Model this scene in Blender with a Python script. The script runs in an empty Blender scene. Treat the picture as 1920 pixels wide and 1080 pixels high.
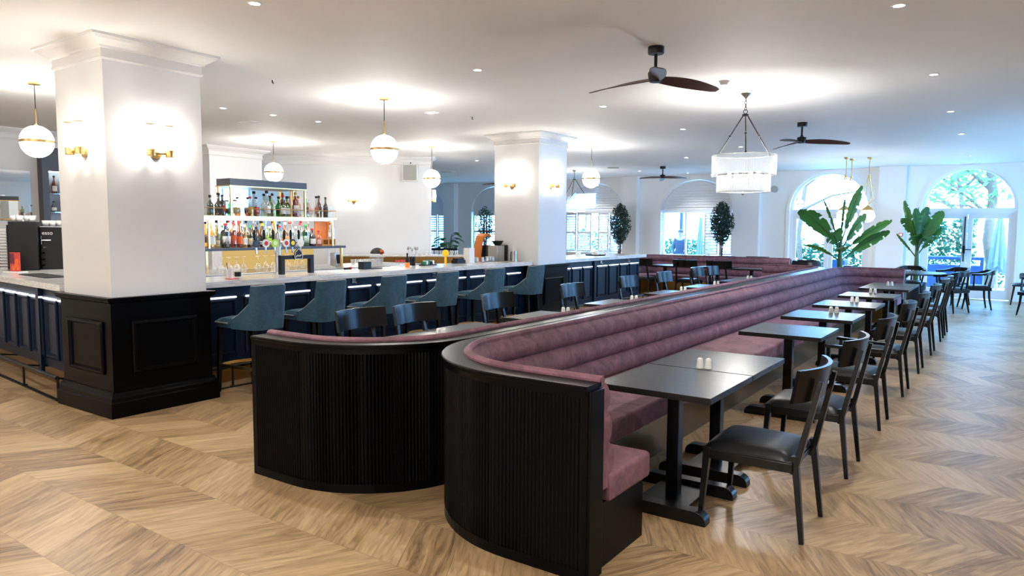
import bpy, bmesh, math, random
from mathutils import Vector, Matrix
PI = math.pi
C = bpy.context.scene.collection
SC = bpy.context.scene
rnd = random.Random(7)
HC = 3.22                                    # ceiling height
ORD = ['first', 'second', 'third', 'fourth', 'fifth', 'sixth', 'seventh', 'eighth', 'ninth', 'tenth', 'eleventh', 'twelfth', 'thirteenth',
       'fourteenth', 'fifteenth', 'sixteenth', 'seventeenth', 'eighteenth', 'nineteenth', 'twentieth', 'twenty-first', 'twenty-second',
       'twenty-third', 'twenty-fourth', 'twenty-fifth', 'twenty-sixth', 'twenty-seventh', 'twenty-eighth', 'twenty-ninth', 'thirtieth']

# ------------------------------------------------------------------ materials
def lin(c):
    return tuple(((v / 255) / 12.92 if v / 255 <= .04045 else ((v / 255 + .055) / 1.055) ** 2.4) for v in c) + (1.0,)

class G:
    """small helper for node graphs"""
    def __init__(s, name):
        s.m = bpy.data.materials.new(name); s.m.use_nodes = True
        s.t = s.m.node_tree; s.t.nodes.clear()
        s.out = s.n('ShaderNodeOutputMaterial')
    def n(s, kind, **kw):
        x = s.t.nodes.new(kind)
        for k, v in kw.items(): setattr(x, k, v)
        return x
    def set(s, sock, v):
        if isinstance(v, bpy.types.NodeSocket): s.t.links.new(v, sock)
        else: sock.default_value = v
    def math(s, op, a, b=0.0, c=0.0):
        x = s.n('ShaderNodeMath', operation=op)
        s.set(x.inputs[0], a); s.set(x.inputs[1], b); s.set(x.inputs[2], c)
        return x.outputs[0]
    def mix(s, fac, a, b, blend='MIX'):
        x = s.n('ShaderNodeMix', data_type='RGBA', blend_type=blend)
        s.set(x.inputs[0], fac); s.set(x.inputs[6], a); s.set(x.inputs[7], b)
        return x.outputs[2]
    def ramp(s, fac, stops):
        x = s.n('ShaderNodeValToRGB'); s.set(x.inputs[0], fac)
        e = x.color_ramp.elements
        while len(e) < len(stops): e.new(.5)
        for i, (p, c) in enumerate(stops): e[i].position = p; e[i].color = c
        return x.outputs[0]
    def coord(s, kind='Object'):
        return s.n('ShaderNodeTexCoord').outputs[kind]
    def noise(s, vec, scale, detail=3.0, rough=.5, dist=0.0):
        x = s.n('ShaderNodeTexNoise'); s.set(x.inputs['Vector'], vec); s.set(x.inputs['Scale'], scale)
        x.inputs['Detail'].default_value = detail; x.inputs['Roughness'].default_value = rough; x.inputs['Distortion'].default_value = dist
        return x.outputs[0]
    def scalevec(s, v, sc):
        x = s.n('ShaderNodeVectorMath', operation='MULTIPLY'); s.set(x.inputs[0], v); x.inputs[1].default_value = sc
        return x.outputs[0]
    def bump(s, h, strength=.2, dist=.01):
        x = s.n('ShaderNodeBump'); s.set(x.inputs['Height'], h); x.inputs['Strength'].default_value = strength; x.inputs['Distance'].default_value = dist
        return x.outputs[0]
    def bsdf(s, **kw):
        x = s.n('ShaderNodeBsdfPrincipled')
        for k, v in kw.items(): s.set(x.inputs[k.replace('_', ' ')], v)
        s.t.links.new(x.outputs[0], s.out.inputs[0])
        return x
    def done(s, shader=None):
        if shader is not None: s.t.links.new(shader, s.out.inputs[0])
        return s.m

def plain(name, rgb, rough=.5, metal=0.0, var=.06, vscale=6.0, **kw):
    g = G(name); c = lin(rgb)
    f = g.noise(g.coord(), vscale, 4)
    d = tuple(v * (1 - var) for v in c[:3]) + (1,); l = tuple(min(1, v * (1 + var)) for v in c[:3]) + (1,)
    g.bsdf(Base_Color=g.mix(f, d, l), Roughness=rough, Metallic=metal, **kw)
    return g.m

def emit(name, rgb, strength):
    g = G(name); e = g.n('ShaderNodeEmission'); e.inputs[0].default_value = lin(rgb); e.inputs[1].default_value = strength
    return g.done(e.outputs[0])

def thin_glass(name, rgb=(255, 255, 255), tint=1.0, gloss=.12, rough=.02, extra=None, edge=.55):
    """a thin clear wall: tinted see-through plus a sharp reflection"""
    g = G(name)
    tr = g.n('ShaderNodeBsdfTransparent'); c = lin(rgb); tr.inputs[0].default_value = tuple(1 - tint * (1 - v) for v in c[:3]) + (1,)
    gl = g.n('ShaderNodeBsdfGlossy'); gl.inputs['Roughness'].default_value = rough; gl.inputs[0].default_value = (1, 1, 1, 1)
    lw = g.n('ShaderNodeLayerWeight'); lw.inputs[0].default_value = .35
    f = g.math('MULTIPLY_ADD', lw.outputs['Facing'], edge, gloss)
    m = g.n('ShaderNodeMixShader'); g.set(m.inputs[0], f)
    g.t.links.new(tr.outputs[0], m.inputs[1]); g.t.links.new(gl.outputs[0], m.inputs[2])
    sh = m.outputs[0]
    if extra:
        df = g.n('ShaderNodeBsdfTranslucent'); df.inputs[0].default_value = (1, 1, 1, 1)
        d2 = g.n('ShaderNodeBsdfDiffuse'); d2.inputs[0].default_value = (.95, .95, .95, 1)
        ma = g.n('ShaderNodeMixShader'); ma.inputs[0].default_value = .5
        g.t.links.new(df.outputs[0], ma.inputs[1]); g.t.links.new(d2.outputs[0], ma.inputs[2])
        mm = g.n('ShaderNodeMixShader'); mm.inputs[0].default_value = extra
        g.t.links.new(sh, mm.inputs[1]); g.t.links.new(ma.outputs[0], mm.inputs[2]); sh = mm.outputs[0]
    return g.done(sh)

M = {}
M['wall'] = plain('wall_paint', (236, 237, 237), .62, var=.015, vscale=2)
M['ceil'] = plain('ceiling_paint', (240, 240, 238), .7, var=.012, vscale=1.5)
M['trim'] = plain('trim_paint', (236, 235, 232), .4, var=.01)
M['frame'] = plain('window_frame_paint', (226, 229, 233), .4, var=.01)
M['lacquer'] = plain('black_lacquer', (4, 4, 5), .30, var=.1, Specular_IOR_Level=.10)
M['flute'] = plain('fluted_black_lacquer', (4, 4, 5), .36, var=.1, Specular_IOR_Level=.10)
M['navy'] = plain('bar_front_navy_black_paint', (3, 23, 45), .34, var=.08, Specular_IOR_Level=.22)
M['steel'] = plain('brushed_steel', (190, 190, 188), .28, 1.0, var=.04, vscale=20)
M['chrome'] = plain('chrome', (215, 216, 218), .1, 1.0, var=.01)
M['brass'] = plain('brass', (226, 188, 122), .28, 1.0, var=.05)
M['bronze'] = plain('bronze_kick_plate', (150, 112, 62), .3, 1.0, var=.08)
M['bronze_dark'] = plain('dark_bronze_plinth', (128, 102, 64), .3, 1.0, var=.08)
M['iron'] = plain('dark_iron', (30, 28, 27), .4, .6)
M['white'] = plain('white_ceramic', (240, 240, 236), .25, var=.01)
M['plastic'] = plain('black_plastic', (13, 13, 14), .45, var=.05, Specular_IOR_Level=.3)
M['rubber'] = plain('black_rubber_mat', (16, 16, 17), .75)
M['leather'] = plain('black_leather', (12, 12, 14), .36, var=.12, vscale=30, Specular_IOR_Level=.26)
M['grey'] = plain('grey_cloth_cover', (150, 150, 148), .8)
M['chipgrey'] = plain('speaker_grille', (168, 168, 160), .7, var=.1, vscale=80)
M['red'] = plain('red_plastic', (210, 50, 40), .4)
M['yellow'] = plain('yellow_plastic', (250, 205, 20), .4)
M['orange'] = plain('orange_plastic', (222, 130, 52), .45)
M['orangefix'] = plain('orange_sauce', (245, 130, 30), .4)
M['greenp'] = plain('green_plastic', (30, 110, 70), .5)
M['amberwood'] = plain('amber_wood', (205, 140, 60), .5, var=.15)
M['canopy'] = plain('charcoal_metal', (82, 82, 86), .4, .3)
M['mirror'] = plain('mirror_silver', (235, 238, 238), .01, 1.0, var=0)
M['glass'] = thin_glass('clear_drinking_glass', gloss=.08)
M['crystal'] = thin_glass('crystal_rod_glass', gloss=.05, extra=.022, edge=.30)
M['tube'] = thin_glass('ribbed_lamp_glass', gloss=.1, extra=.12)
M['pane'] = thin_glass('window_pane_glass', (246, 252, 252), gloss=.03)
M['globe'] = emit('lit_opal_globe', (255, 246, 232), 5.0)
M['globe2'] = emit('lit_opal_globe_pendant', (255, 251, 246), 15.0)
M['bulb'] = emit('lit_bulb', (255, 238, 214), 40.0)
M['cbulb'] = emit('lit_chandelier_bulb', (255, 247, 236), 45.0)
M['spot'] = emit('lit_downlight', (255, 250, 242), 30.0)
M['led'] = emit('led_strip', (255, 250, 240), 5.0)
M['panel_glint'] = emit('panel_bevel_highlight', (235, 244, 255), .7)  # glow standing in for the bright highlight on the panel bevels
M['backlit'] = emit('backlit_gold_panel', (230, 194, 118), .25)
M['stem'] = plain('banana_stem', (60, 84, 40), .5, var=.2)
M['bark'] = plain('tree_bark', (92, 72, 56), .8, var=.3, vscale=14)
M['pot'] = plain('planter_glaze', (40, 44, 50), .4)
M['soil'] = plain('potting_soil', (50, 38, 30), .9)
M['paving'] = plain('terrace_paving', (196, 196, 190), .8, var=.12, vscale=3)
M['blue'] = plain('dark_blue_garden_furniture', (12, 42, 84), .4)
M['bluecloth'] = plain('dark_blue_coat', (10, 24, 46), .8)
M['skin'] = plain('skin', (128, 96, 80), .55)
M['hair'] = plain('dark_hair', (20, 16, 15), .6)
M['canvas'] = plain('grey_parasol_canvas', (98, 106, 124), .8)
M['copper'] = plain('copper', (190, 100, 60), .25, 1.0)

def wood_black():
    g = G('black_stained_wood'); co = g.coord()
    f = g.noise(g.scalevec(co, (4, 60, 60)), 1.0, 4)
    c = g.mix(f, lin((7, 7, 8)), lin((15, 15, 16)))
    g.bsdf(Base_Color=c, Roughness=.27, Specular_IOR_Level=.3, Normal=g.bump(f, .03, .002))
    return g.m
M['wood'] = wood_black()

def table_wood():
    g = G('black_stained_tabletop'); co = g.coord()
    f = g.noise(g.scalevec(co, (6, 90, 30)), 1.0, 5)
    c = g.mix(f, lin((20, 19, 19)), lin((36, 34, 34)))
    g.bsdf(Base_Color=c, Specular_IOR_Level=.25, Roughness=g.math('MULTIPLY_ADD', f, .12, .24), Normal=g.bump(f, .08, .002))
    return g.m
M['table'] = table_wood()

def velvet(name, dark, light, sheen, scale=5.0):
    g = G(name); co = g.coord()
    a = g.noise(co, scale, 5, .62, 1.2); b = g.noise(co, scale * 7, 3)
    f = g.math('MULTIPLY_ADD', b, .25, g.math('MULTIPLY', a, .8))
    c = g.ramp(f, [(.3, lin(dark)), (.68, lin(light))])
    g.bsdf(Base_Color=c, Roughness=.8, Sheen_Weight=.18, Sheen_Roughness=.45, Sheen_Tint=lin(sheen), Normal=g.bump(b, .05, .004))
    return g.m
M['rose'] = velvet('dusty_rose_velvet', (72, 45, 55), (132, 91, 103), (210, 170, 180))
M['teal'] = velvet('teal_velvet', (16, 45, 62), (42, 82, 104), (150, 190, 205), 7)

def marble():
    g = G('white_veined_marble'); co = g.coord()
    n = g.noise(g.scalevec(co, (1.2, .5, 3)), 2.0, 8, .62, 1.8)
    v = g.ramp(n, [(.40, (0, 0, 0, 1)), (.49, (1, 1, 1, 1)), (.56, (0, 0, 0, 1))])
    c = g.mix(g.math('MULTIPLY', v, .32), lin((242, 241, 238)), lin((150, 150, 150)))
    g.bsdf(Base_Color=c, Roughness=.14)
    return g.m
M['marble'] = marble()

def fan_wood():
    g = G('walnut_fan_blade'); f = g.noise(g.scalevec(g.coord(), (3, 40, 3)), 1.0, 4)
    g.bsdf(Base_Color=g.mix(f, lin((52, 34, 27)), lin((92, 62, 48))), Roughness=.4)
    return g.m
M['walnut'] = fan_wood()

def leaf_mat(name, a, b, trans=.35, rough=.4):
    g = G(name)
    f = g.noise(g.coord(), 3.0, 3)
    c = g.mix(f, lin(a), lin(b))
    p = g.bsdf(Base_Color=c, Roughness=rough)
    t = g.n('ShaderNodeBsdfTranslucent'); g.set(t.inputs[0], c)
    m = g.n('ShaderNodeMixShader'); m.inputs[0].default_value = trans
    g.t.links.new(p.outputs[0], m.inputs[1]); g.t.links.new(t.outputs[0], m.inputs[2])
    return g.done(m.outputs[0])
M['banana'] = leaf_mat('banana_leaf', (30, 66, 34), (74, 120, 48), .4)
M['ficus'] = leaf_mat('ficus_leaf', (36, 56, 52), (58, 84, 70), .25)
M['monstera'] = leaf_mat('glossy_plant_leaf', (34, 92, 46), (88, 150, 66), .3)
M['hedge'] = leaf_mat('hedge_leaf', (22, 66, 58), (62, 108, 66), .4, .6)
M['tree'] = leaf_mat('pale_tree_leaf', (60, 96, 66), (120, 138, 78), .5, .6)

def floor_mat():
    g = G('oak_chevron_floor')
    sep = g.n('ShaderNodeSeparateXYZ'); g.set(sep.inputs[0], g.coord())
    u, v = sep.outputs[0], sep.outputs[1]
    B, PW, SH = .475, .30, .274
    t = g.math('DIVIDE', g.math('SUBTRACT', v, 1.52), B)
    band = g.math('FLOOR', t); fv = g.math('FRACT', t)
    odd = g.math('ABSOLUTE', g.math('MODULO', band, 2.0))
    sgn = g.math('MULTIPLY_ADD', odd, -2.0, 1.0)
    w = g.math('ADD', u, g.math('ADD', g.math('MULTIPLY', g.math('MULTIPLY', sgn, fv), SH), g.math('MULTIPLY', odd, SH)))
    wi = g.math('DIVIDE', w, PW)
    idx = g.math('FLOOR', wi); fw = g.math('FRACT', wi)
    cb = g.n('ShaderNodeCombineXYZ'); g.set(cb.inputs[0], idx); g.set(cb.inputs[1], band)
    wn = g.n('ShaderNodeTexWhiteNoise', noise_dimensions='2D'); g.set(wn.inputs['Vector'], cb.outputs[0])
    r = wn.outputs['Value']
    gv = g.n('ShaderNodeCombineXYZ')
    g.set(gv.inputs[0], g.math('MULTIPLY', fw, 3.4)); g.set(gv.inputs[1], g.math('MULTIPLY', fv, .75)); g.set(gv.inputs[2], g.math('MULTIPLY', r, 90.0))
    grain = g.noise(gv.outputs[0], 1.7, 6, .62, 1.4)
    gv2 = g.n('ShaderNodeCombineXYZ')
    g.set(gv2.inputs[0], g.math('MULTIPLY', fw, 40.0)); g.set(gv2.inputs[1], g.math('MULTIPLY', fv, 1.2)); g.set(gv2.inputs[2], g.math('MULTIPLY', r, 50.0))
    fine = g.noise(gv2.outputs[0], 1.0, 4)
    k = g.math('ADD', g.math('MULTIPLY', grain, .92), g.math('ADD', g.math('MULTIPLY', r, .22), g.math('MULTIPLY', fine, .09)))
    c = g.ramp(k, [(.29, lin((72, 55, 36))), (.46, lin((126, 101, 70))), (.63, lin((161, 133, 96))), (.85, lin((187, 160, 121)))])
    e1 = g.math('LESS_THAN', fw, .012); e2 = g.math('LESS_THAN', fv, .006)
    seam = g.math('MAXIMUM', e1, e2)
    c = g.mix(g.math('MULTIPLY', seam, .55), c, lin((78, 55, 38)))
    g.bsdf(Base_Color=c, Roughness=g.math('MULTIPLY_ADD', grain, .14, .32), Normal=g.bump(g.math('SUBTRACT', fine, seam), .05, .002))
    return g.m
M['floor'] = floor_mat()

def bottle_glass(rgb, tint=.9):
    key = 'bottle_%d_%d_%d' % rgb
    if key not in M: M[key] = thin_glass('bottle_glass', rgb, tint, .1)
    return M[key]
def paint(rgb, rough=.5):
    key = 'paint_%d_%d_%d' % rgb
    if key not in M: M[key] = plain('printed_colour', rgb, rough, var=.03)
    return M[key]

# ------------------------------------------------------------------ mesh builder
def norms(path, closed=False):
    path = [tuple(p)[:2] for p in path]
    n = len(path); out = []
    for i in range(n):
        a = Vector(path[i - 1]) if (i > 0 or closed) else None
        b = Vector(path[i]); c = Vector(path[(i + 1) % n]) if (i < n - 1 or closed) else None
        d1 = (b - a).normalized() if a is not None else None
        d2 = (c - b).normalized() if c is not None else None
        if d1 is None: d1 = d2
        if d2 is None: d2 = d1
        n1 = Vector((d1.y, -d1.x)); n2 = Vector((d2.y, -d2.x))
        m = n1 + n2; m = m / max(.2, m.dot(n1)) if m.length > 1e-6 else n1
        out.append(m)
    return out                               # right-hand normals, mitred

class MB:
    def __init__(s): s.v = []; s.f = []; s.sm = []
    def add(s, vs, fs, smooth=False):
        o = len(s.v); s.v += [tuple(p) for p in vs]
        for f in fs: s.f.append(tuple(i + o for i in f)); s.sm.append(smooth)
        return s
    def box(s, x0, y0, z0, x1, y1, z1):
        v = [(x, y, z) for z in (z0, z1) for y in (y0, y1) for x in (x0, x1)]
        return s.add(v, [(0, 2, 3, 1), (4, 5, 7, 6), (0, 1, 5, 4), (2, 6, 7, 3), (0, 4, 6, 2), (1, 3, 7, 5)])
    def bar(s, p, q, w, d=None, w2=None, d2=None, up=(0, 0, 1)):
        """square-section stick from p to q, size w x d tapering to w2 x d2"""
        p, q = Vector(p), Vector(q); d = w if d is None else d; w2 = w if w2 is None else w2; d2 = d if d2 is None else d2
        t = (q - p).normalized(); u = Vector(up)
        if abs(t.dot(u)) > .9: u = Vector((1, 0, 0))
        a = t.cross(u).normalized(); b = a.cross(t)
        vs = []
        for c, ww, dd in ((p, w, d), (q, w2, d2)):
            for i, j in ((-1, -1), (1, -1), (1, 1), (-1, 1)): vs.append(c + a * (i * ww / 2) + b * (j * dd / 2))
        return s.add(vs, [(3, 2, 1, 0), (4, 5, 6, 7), (0, 1, 5, 4), (1, 2, 6, 5), (2, 3, 7, 6), (3, 0, 4, 7)])
    def prism(s, poly, z0, z1, smooth=False):
        n = len(poly)
        v = [(x, y, z0) for x, y in poly] + [(x, y, z1) for x, y in poly]
        s.add(v, [tuple(range(n - 1, -1, -1)), tuple(range(n, 2 * n))])
        o = len(s.v) - 2 * n
        for i in range(n):
            j = (i + 1) % n; s.f.append((o + i, o + j, o + n + j, o + n + i)); s.sm.append(smooth)
        return s
    def rings(s, rings, closed_ring=True, caps=True, smooth=True, loop=False):
        n = len(rings[0]); o = len(s.v)
        for r in rings: s.v += [tuple(p) for p in r]
        m = len(rings)
        for i in range(m if loop else m - 1):
            i2 = (i + 1) % m
            for j in range(n if closed_ring else n - 1):
                k = (j + 1) % n
                s.f.append((o + i * n + j, o + i * n + k, o + i2 * n + k, o + i2 * n + j)); s.sm.append(smooth)
        if caps and closed_ring and not loop:
            s.f.append(tuple(o + j for j in range(n - 1, -1, -1))); s.sm.append(False)
            s.f.append(tuple(o + (m - 1) * n + j for j in range(n))); s.sm.append(False)
        return s
    def lathe(s, prof, n=20, at=(0, 0, 0), axis=None):
        R = Matrix.Identity(3) if axis is None else Vector((0, 0, 1)).rotation_difference(Vector(axis)).to_matrix()
        A = Vector(at); rings = []
        for r, z in prof: rings.append([A + R @ Vector((max(r, 1e-4) * math.cos(2 * PI * k / n), max(r, 1e-4) * math.sin(2 * PI * k / n), z)) for k in range(n)])
        return s.rings(rings)
    def cyl(s, at, r, h, n=16, r2=None, axis=None):
        return s.lathe([(r, 0), (r if r2 is None else r2, h)], n, at, axis)
    def ball(s, at, r, n=20, m=12, sz=1.0, a0=-90, a1=90):
        return s.lathe([(r * math.cos(math.radians(a0 + (a1 - a0) * i / m)), r * sz * math.sin(math.radians(a0 + (a1 - a0) * i / m))) for i in range(m + 1)], n, at)
    def tube(s, path, r, n=10, closed=False):
        P = [Vector(p) for p in path]; m = len(P); rings = []; last = None
        for i in range(m):
            a = P[i - 1] if (i > 0 or closed) else P[i]; b = P[(i + 1) % m] if (i < m - 1 or closed) else P[i]
            t = (b - a).normalized()
            if last is None:
                u = Vector((0, 0, 1)) if abs(t.z) < .9 else Vector((1, 0, 0)); x = t.cross(u).normalized()
            else: x = (last - t * last.dot(t)).normalized()
            last = x; y = t.cross(x)
            rr = r[i] if isinstance(r, (list, tuple)) else r
            rings.append([P[i] + (x * math.cos(2 * PI * k / n) + y * math.sin(2 * PI * k / n)) * rr for k in range(n)])
        return s.rings(rings, loop=closed)
    def sweep(s, path, prof, closed=False, sign=1, smooth=False, z=0.0):
        """closed profile [(offset to the right of the path, height)] along a plan path"""
        path = [p for i, p in enumerate(path) if i == 0 or (Vector(p[:2]) - Vector(path[i - 1][:2])).length > 1e-5]
        N = norms(path, closed)
        rings = [[(p[0] + nn.x * d * sign, p[1] + nn.y * d * sign, z + h) for d, h in prof] for p, nn in zip(path, N)]
        return s.rings(rings, True, not closed, smooth, closed)
    def grid(s, fn, nu, nv, smooth=True):
        o = len(s.v)
        for i in range(nu + 1):
            for j in range(nv + 1): s.v.append(tuple(fn(i / nu, j / nv)))
        for i in range(nu):
            for j in range(nv):
                a = o + i * (nv + 1) + j; s.f.append((a, a + 1, a + nv + 2, a + nv + 1)); s.sm.append(smooth)
        return s
    def mesh(s, name, mat, bevel=0.0, auto=35, recalc=True):
        me = bpy.data.meshes.new(name); me.from_pydata(s.v, [], s.f); me.update()
        bm = bmesh.new(); bm.from_mesh(me)
        for f, k in zip(bm.faces, s.sm): f.smooth = k
        if recalc: bmesh.ops.recalc_face_normals(bm, faces=bm.faces)
        if bevel:
            ed = [e for e in bm.edges if len(e.link_faces) == 2 and e.calc_face_angle(0) > math.radians(auto)]
            r = bmesh.ops.bevel(bm, geom=ed, offset=bevel, segments=2 if bevel < .012 else 4, profile=.5, affect='EDGES', clamp_overlap=True)
            for f in r['faces']: f.smooth = True
        bm.to_mesh(me); bm.free()
        for m in (mat if isinstance(mat, list) else [mat]): me.materials.append(M[m] if isinstance(m, str) else m)
        return me
    def build(s, name, mat, parent=None, bevel=0.0, loc=None, rz=0.0, auto=35, recalc=True, label=None):
        o = bpy.data.objects.new(name, s.mesh(name, mat, bevel, auto, recalc)); C.objects.link(o)
        if parent is not None: o.parent = parent
        if loc is not None: o.location = loc
        if rz: o.rotation_euler = (0, 0, rz)
        if any(s.sm):
            try: o.data.set_sharp_from_angle(angle=math.radians(40))
            except Exception: pass
        if label: o['label'] = label
        return o

def tag(o, label, cat, group=None, kind=None):
    o['label'] = label; o['category'] = cat
    if group: o['group'] = group
    if kind: o['kind'] = kind
    return o
def thing(name, label, cat, loc=(0, 0, 0), rz=0.0, group=None):
    o = bpy.data.objects.new(name, None); C.objects.link(o); o.empty_display_size = .1
    o.location = loc; o.rotation_euler = (0, 0, rz)
    return tag(o, label, cat, group)
def struct(o, label, cat):
    return tag(o, label, cat, kind='structure')
def dup(root, loc, rz, label, group=None):
    r = root.copy(); C.objects.link(r); r.location = loc; r.rotation_euler = (0, 0, rz); r['label'] = label
    if group: r['group'] = group
    for ch in list(root.children):
        c = ch.copy(); C.objects.link(c); c.parent = r
        for gch in list(ch.children):
            d = gch.copy(); C.objects.link(d); d.parent = c
    return r
def arc(cx, cy, r, a0, a1, n=16):
    return [(cx + r * math.cos(math.radians(a0 + (a1 - a0) * i / n)), cy + r * math.sin(math.radians(a0 + (a1 - a0) * i / n))) for i in range(n + 1)]
def rect(x0, y0, x1, y1): return [(x0, y0), (x1, y0), (x1, y1), (x0, y1)]     # anticlockwise: sweep offsets point outwards
def light(kind, loc, energy, color, **kw):
    l = bpy.data.lights.new('lamp_glow', kind); l.energy = energy; l.color = color
    for k, v in kw.items(): setattr(l, k, v)
    o = bpy.data.objects.new('lamp_glow', l); C.objects.link(o); o.location = loc
    return o
WARM = (1.0, .95, .88); SOFT = (1.0, .985, .96)
# ------------------------------------------------------------------ camera and world
def camera():
    cd = bpy.data.cameras.new('camera'); co = bpy.data.objects.new('camera', cd); C.objects.link(co)
    cd.sensor_width = 36; cd.lens = 1353.07 / 1920 * 36; cd.clip_start = .05; cd.clip_end = 200
    yaw, pit, roll = math.radians(34.86), .0833423, .00579928
    f = Vector((0, math.cos(pit), -math.sin(pit))); r = Vector((1, 0, 0)); u = Vector((0, math.sin(pit), math.cos(pit)))
    r2 = r * math.cos(roll) + u * math.sin(roll); u2 = u * math.cos(roll) - r * math.sin(roll)
    R = Matrix.Rotation(yaw, 3, 'Z')
    r2, u2, f = R @ r2, R @ u2, R @ f
    m = Matrix((r2, u2, -f)).transposed().to_4x4(); m.translation = (0, 0, 1.65)
    co.matrix_world = m; SC.camera = co
camera()
w = bpy.data.worlds.new('daylight'); SC.world = w; w.use_nodes = True
bg = w.node_tree.nodes['Background']; bg.inputs[0].default_value = (.21, .51, 1.0, 1); bg.inputs[1].default_value = 9.0
SC.view_settings.view_transform = 'Standard'; SC.view_settings.look = 'None'; SC.view_settings.gamma = 1.0
SC.view_settings.exposure = 1.78; SC.view_settings.use_curve_mapping = False
cy = SC.cycles
cy.use_denoising = True; cy.max_bounces = 10; cy.diffuse_bounces = 5; cy.glossy_bounces = 4; cy.transmission_bounces = 6; cy.transparent_max_bounces = 24
cy.sample_clamp_indirect = 6.0; cy.caustics_reflective = False; cy.caustics_refractive = False

# ------------------------------------------------------------------ room shell
struct(MB().box(-20, -4, -.1, 3.5, 20.75, 0).build('floor', 'floor'), 'oak chevron plank floor of the whole restaurant', 'floor')
struct(MB().box(-20, -4, HC, 3.5, 20.75, HC + .15).build('ceiling', 'ceil'), 'flat white ceiling with small recessed lights', 'ceiling')
ROPEN = [(12.6, 14.6), (16.6, 18.6)]
def right_wall():
    b = MB(); y = -3
    for ya, yb in ROPEN: b.box(3.0, y, 0, 3.2, ya, HC).box(3.0, ya, 0, 3.2, yb, .5).box(3.0, ya, 2.9, 3.2, yb, HC); y = yb
    struct(b.box(3.0, y, 0, 3.2, 20.4, HC).build('wall_right', 'wall'), 'white wall with tall windows on the right side of the room', 'wall')
    for i, (ya, yb) in enumerate(ROPEN):
        f = MB().box(3.06, ya, .5, 3.14, ya + .07, 2.9).box(3.06, yb - .07, .5, 3.14, yb, 2.9).box(3.06, ya + .07, .5, 3.14, yb - .07, .57).box(3.06, ya + .07, 2.83, 3.14, yb - .07, 2.9).box(3.06, (ya + yb) / 2 - .03, .57, 3.14, (ya + yb) / 2 + .03, 2.83)
        o = struct(f.build('window_%d' % (5 + i), 'frame'), 'tall white window in the right wall, ' + ('nearest the viewer', 'farthest from the viewer')[i], 'window')
        MB().add([(3.1, ya, .5), (3.1, yb, .5), (3.1, yb, 2.9), (3.1, ya, 2.9)], [(0, 1, 2, 3)]).build('glass_pane', 'pane', o)
right_wall()
struct(MB().box(-20, -3.2, 0, 3.2, -3, HC).build('wall_back', 'wall'), 'plain white wall behind the viewer', 'wall')
# far wall with six arched openings: (centre x, half width, sill, springing, crown)
OPEN = [(-18.2, 1.0, .88, 2.16, 3.08), (-15.0, 1.0, .88, 2.16, 3.08), (-11.08, 1.07, .88, 2.16, 3.08), (-7.70, 1.10, .88, 2.16, 3.08), (-4.08, .99, 0, 2.19, 3.17), (-.97, .97, 0, 2.19, 3.17)]
def arch_pts(xc, hw, zs, zt, n=28): return [(xc - hw * math.cos(PI * i / n), zs + (zt - zs) * math.sin(PI * i / n)) for i in range(n + 1)]
def far_wall():
    b = MB(); y0, y1 = 20.4, 20.72; x = -20.0
    for xc, hw, sill, zs, zt in OPEN:
        b.box(x, y0, 0, xc - hw, y1, HC); x = xc + hw
        if sill: b.box(xc - hw, y0, 0, xc + hw, y1, sill)
        P = arch_pts(xc, hw, zs, zt)
        for (xa, za), (xb, zb) in zip(P, P[1:]):
            b.add([(xa, y0, za), (xb, y0, zb), (xb, y0, HC), (xa, y0, HC), (xa, y1, za), (xb, y1, zb), (xb, y1, HC), (xa, y1, HC)],
                  [(0, 1, 2, 3), (7, 6, 5, 4), (1, 0, 4, 5)])
    b.box(x, y0, 0, 3.2, y1, HC)
    o = struct(b.build('wall_far', 'wall', recalc=False), 'far white wall pierced by arched windows and doors', 'wall')
    for xa, xb in ((-2.89, -2.3), (-6.55, -5.82), (-9.95, -9.47), (-13.4, -12.85), (-17.1, -16.6)):
        MB().box(xa, 20.16, 0, xb, 20.4, HC).build('pilaster', 'wall', o)
far_wall()
def band(xc, hw, z0, zs, zt, w, y0, y1, b=None):
    """arched frame: outline (xc +- hw, springing zs, crown zt) with an inner edge w further in"""
    b = b or MB()
    out = [(xc - hw, z0)] + arch_pts(xc, hw, zs, zt) + [(xc + hw, z0)]
    inn = [(xc - hw + w, z0)] + arch_pts(xc, hw - w, zs, zt - w) + [(xc + hw - w, z0)]
    return b.rings([[(ox, y0, oz), (ix, y0, iz), (ix, y1, iz), (ox, y1, oz)] for (ox, oz), (ix, iz) in zip(out, inn)], smooth=False)
def frame_xz(b, x0, z0, x1, z1, w, y0, y1, wb=None):
    wb = w if wb is None else wb
    b.box(x0, y0, z0, x0 + w, y1, z1); b.box(x1 - w, y0, z0, x1, y1, z1)
    b.box(x0 + w, y0, z1 - w, x1 - w, y1, z1); b.box(x0 + w, y0, z0, x1 - w, y1, z0 + wb)
    return b
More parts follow.
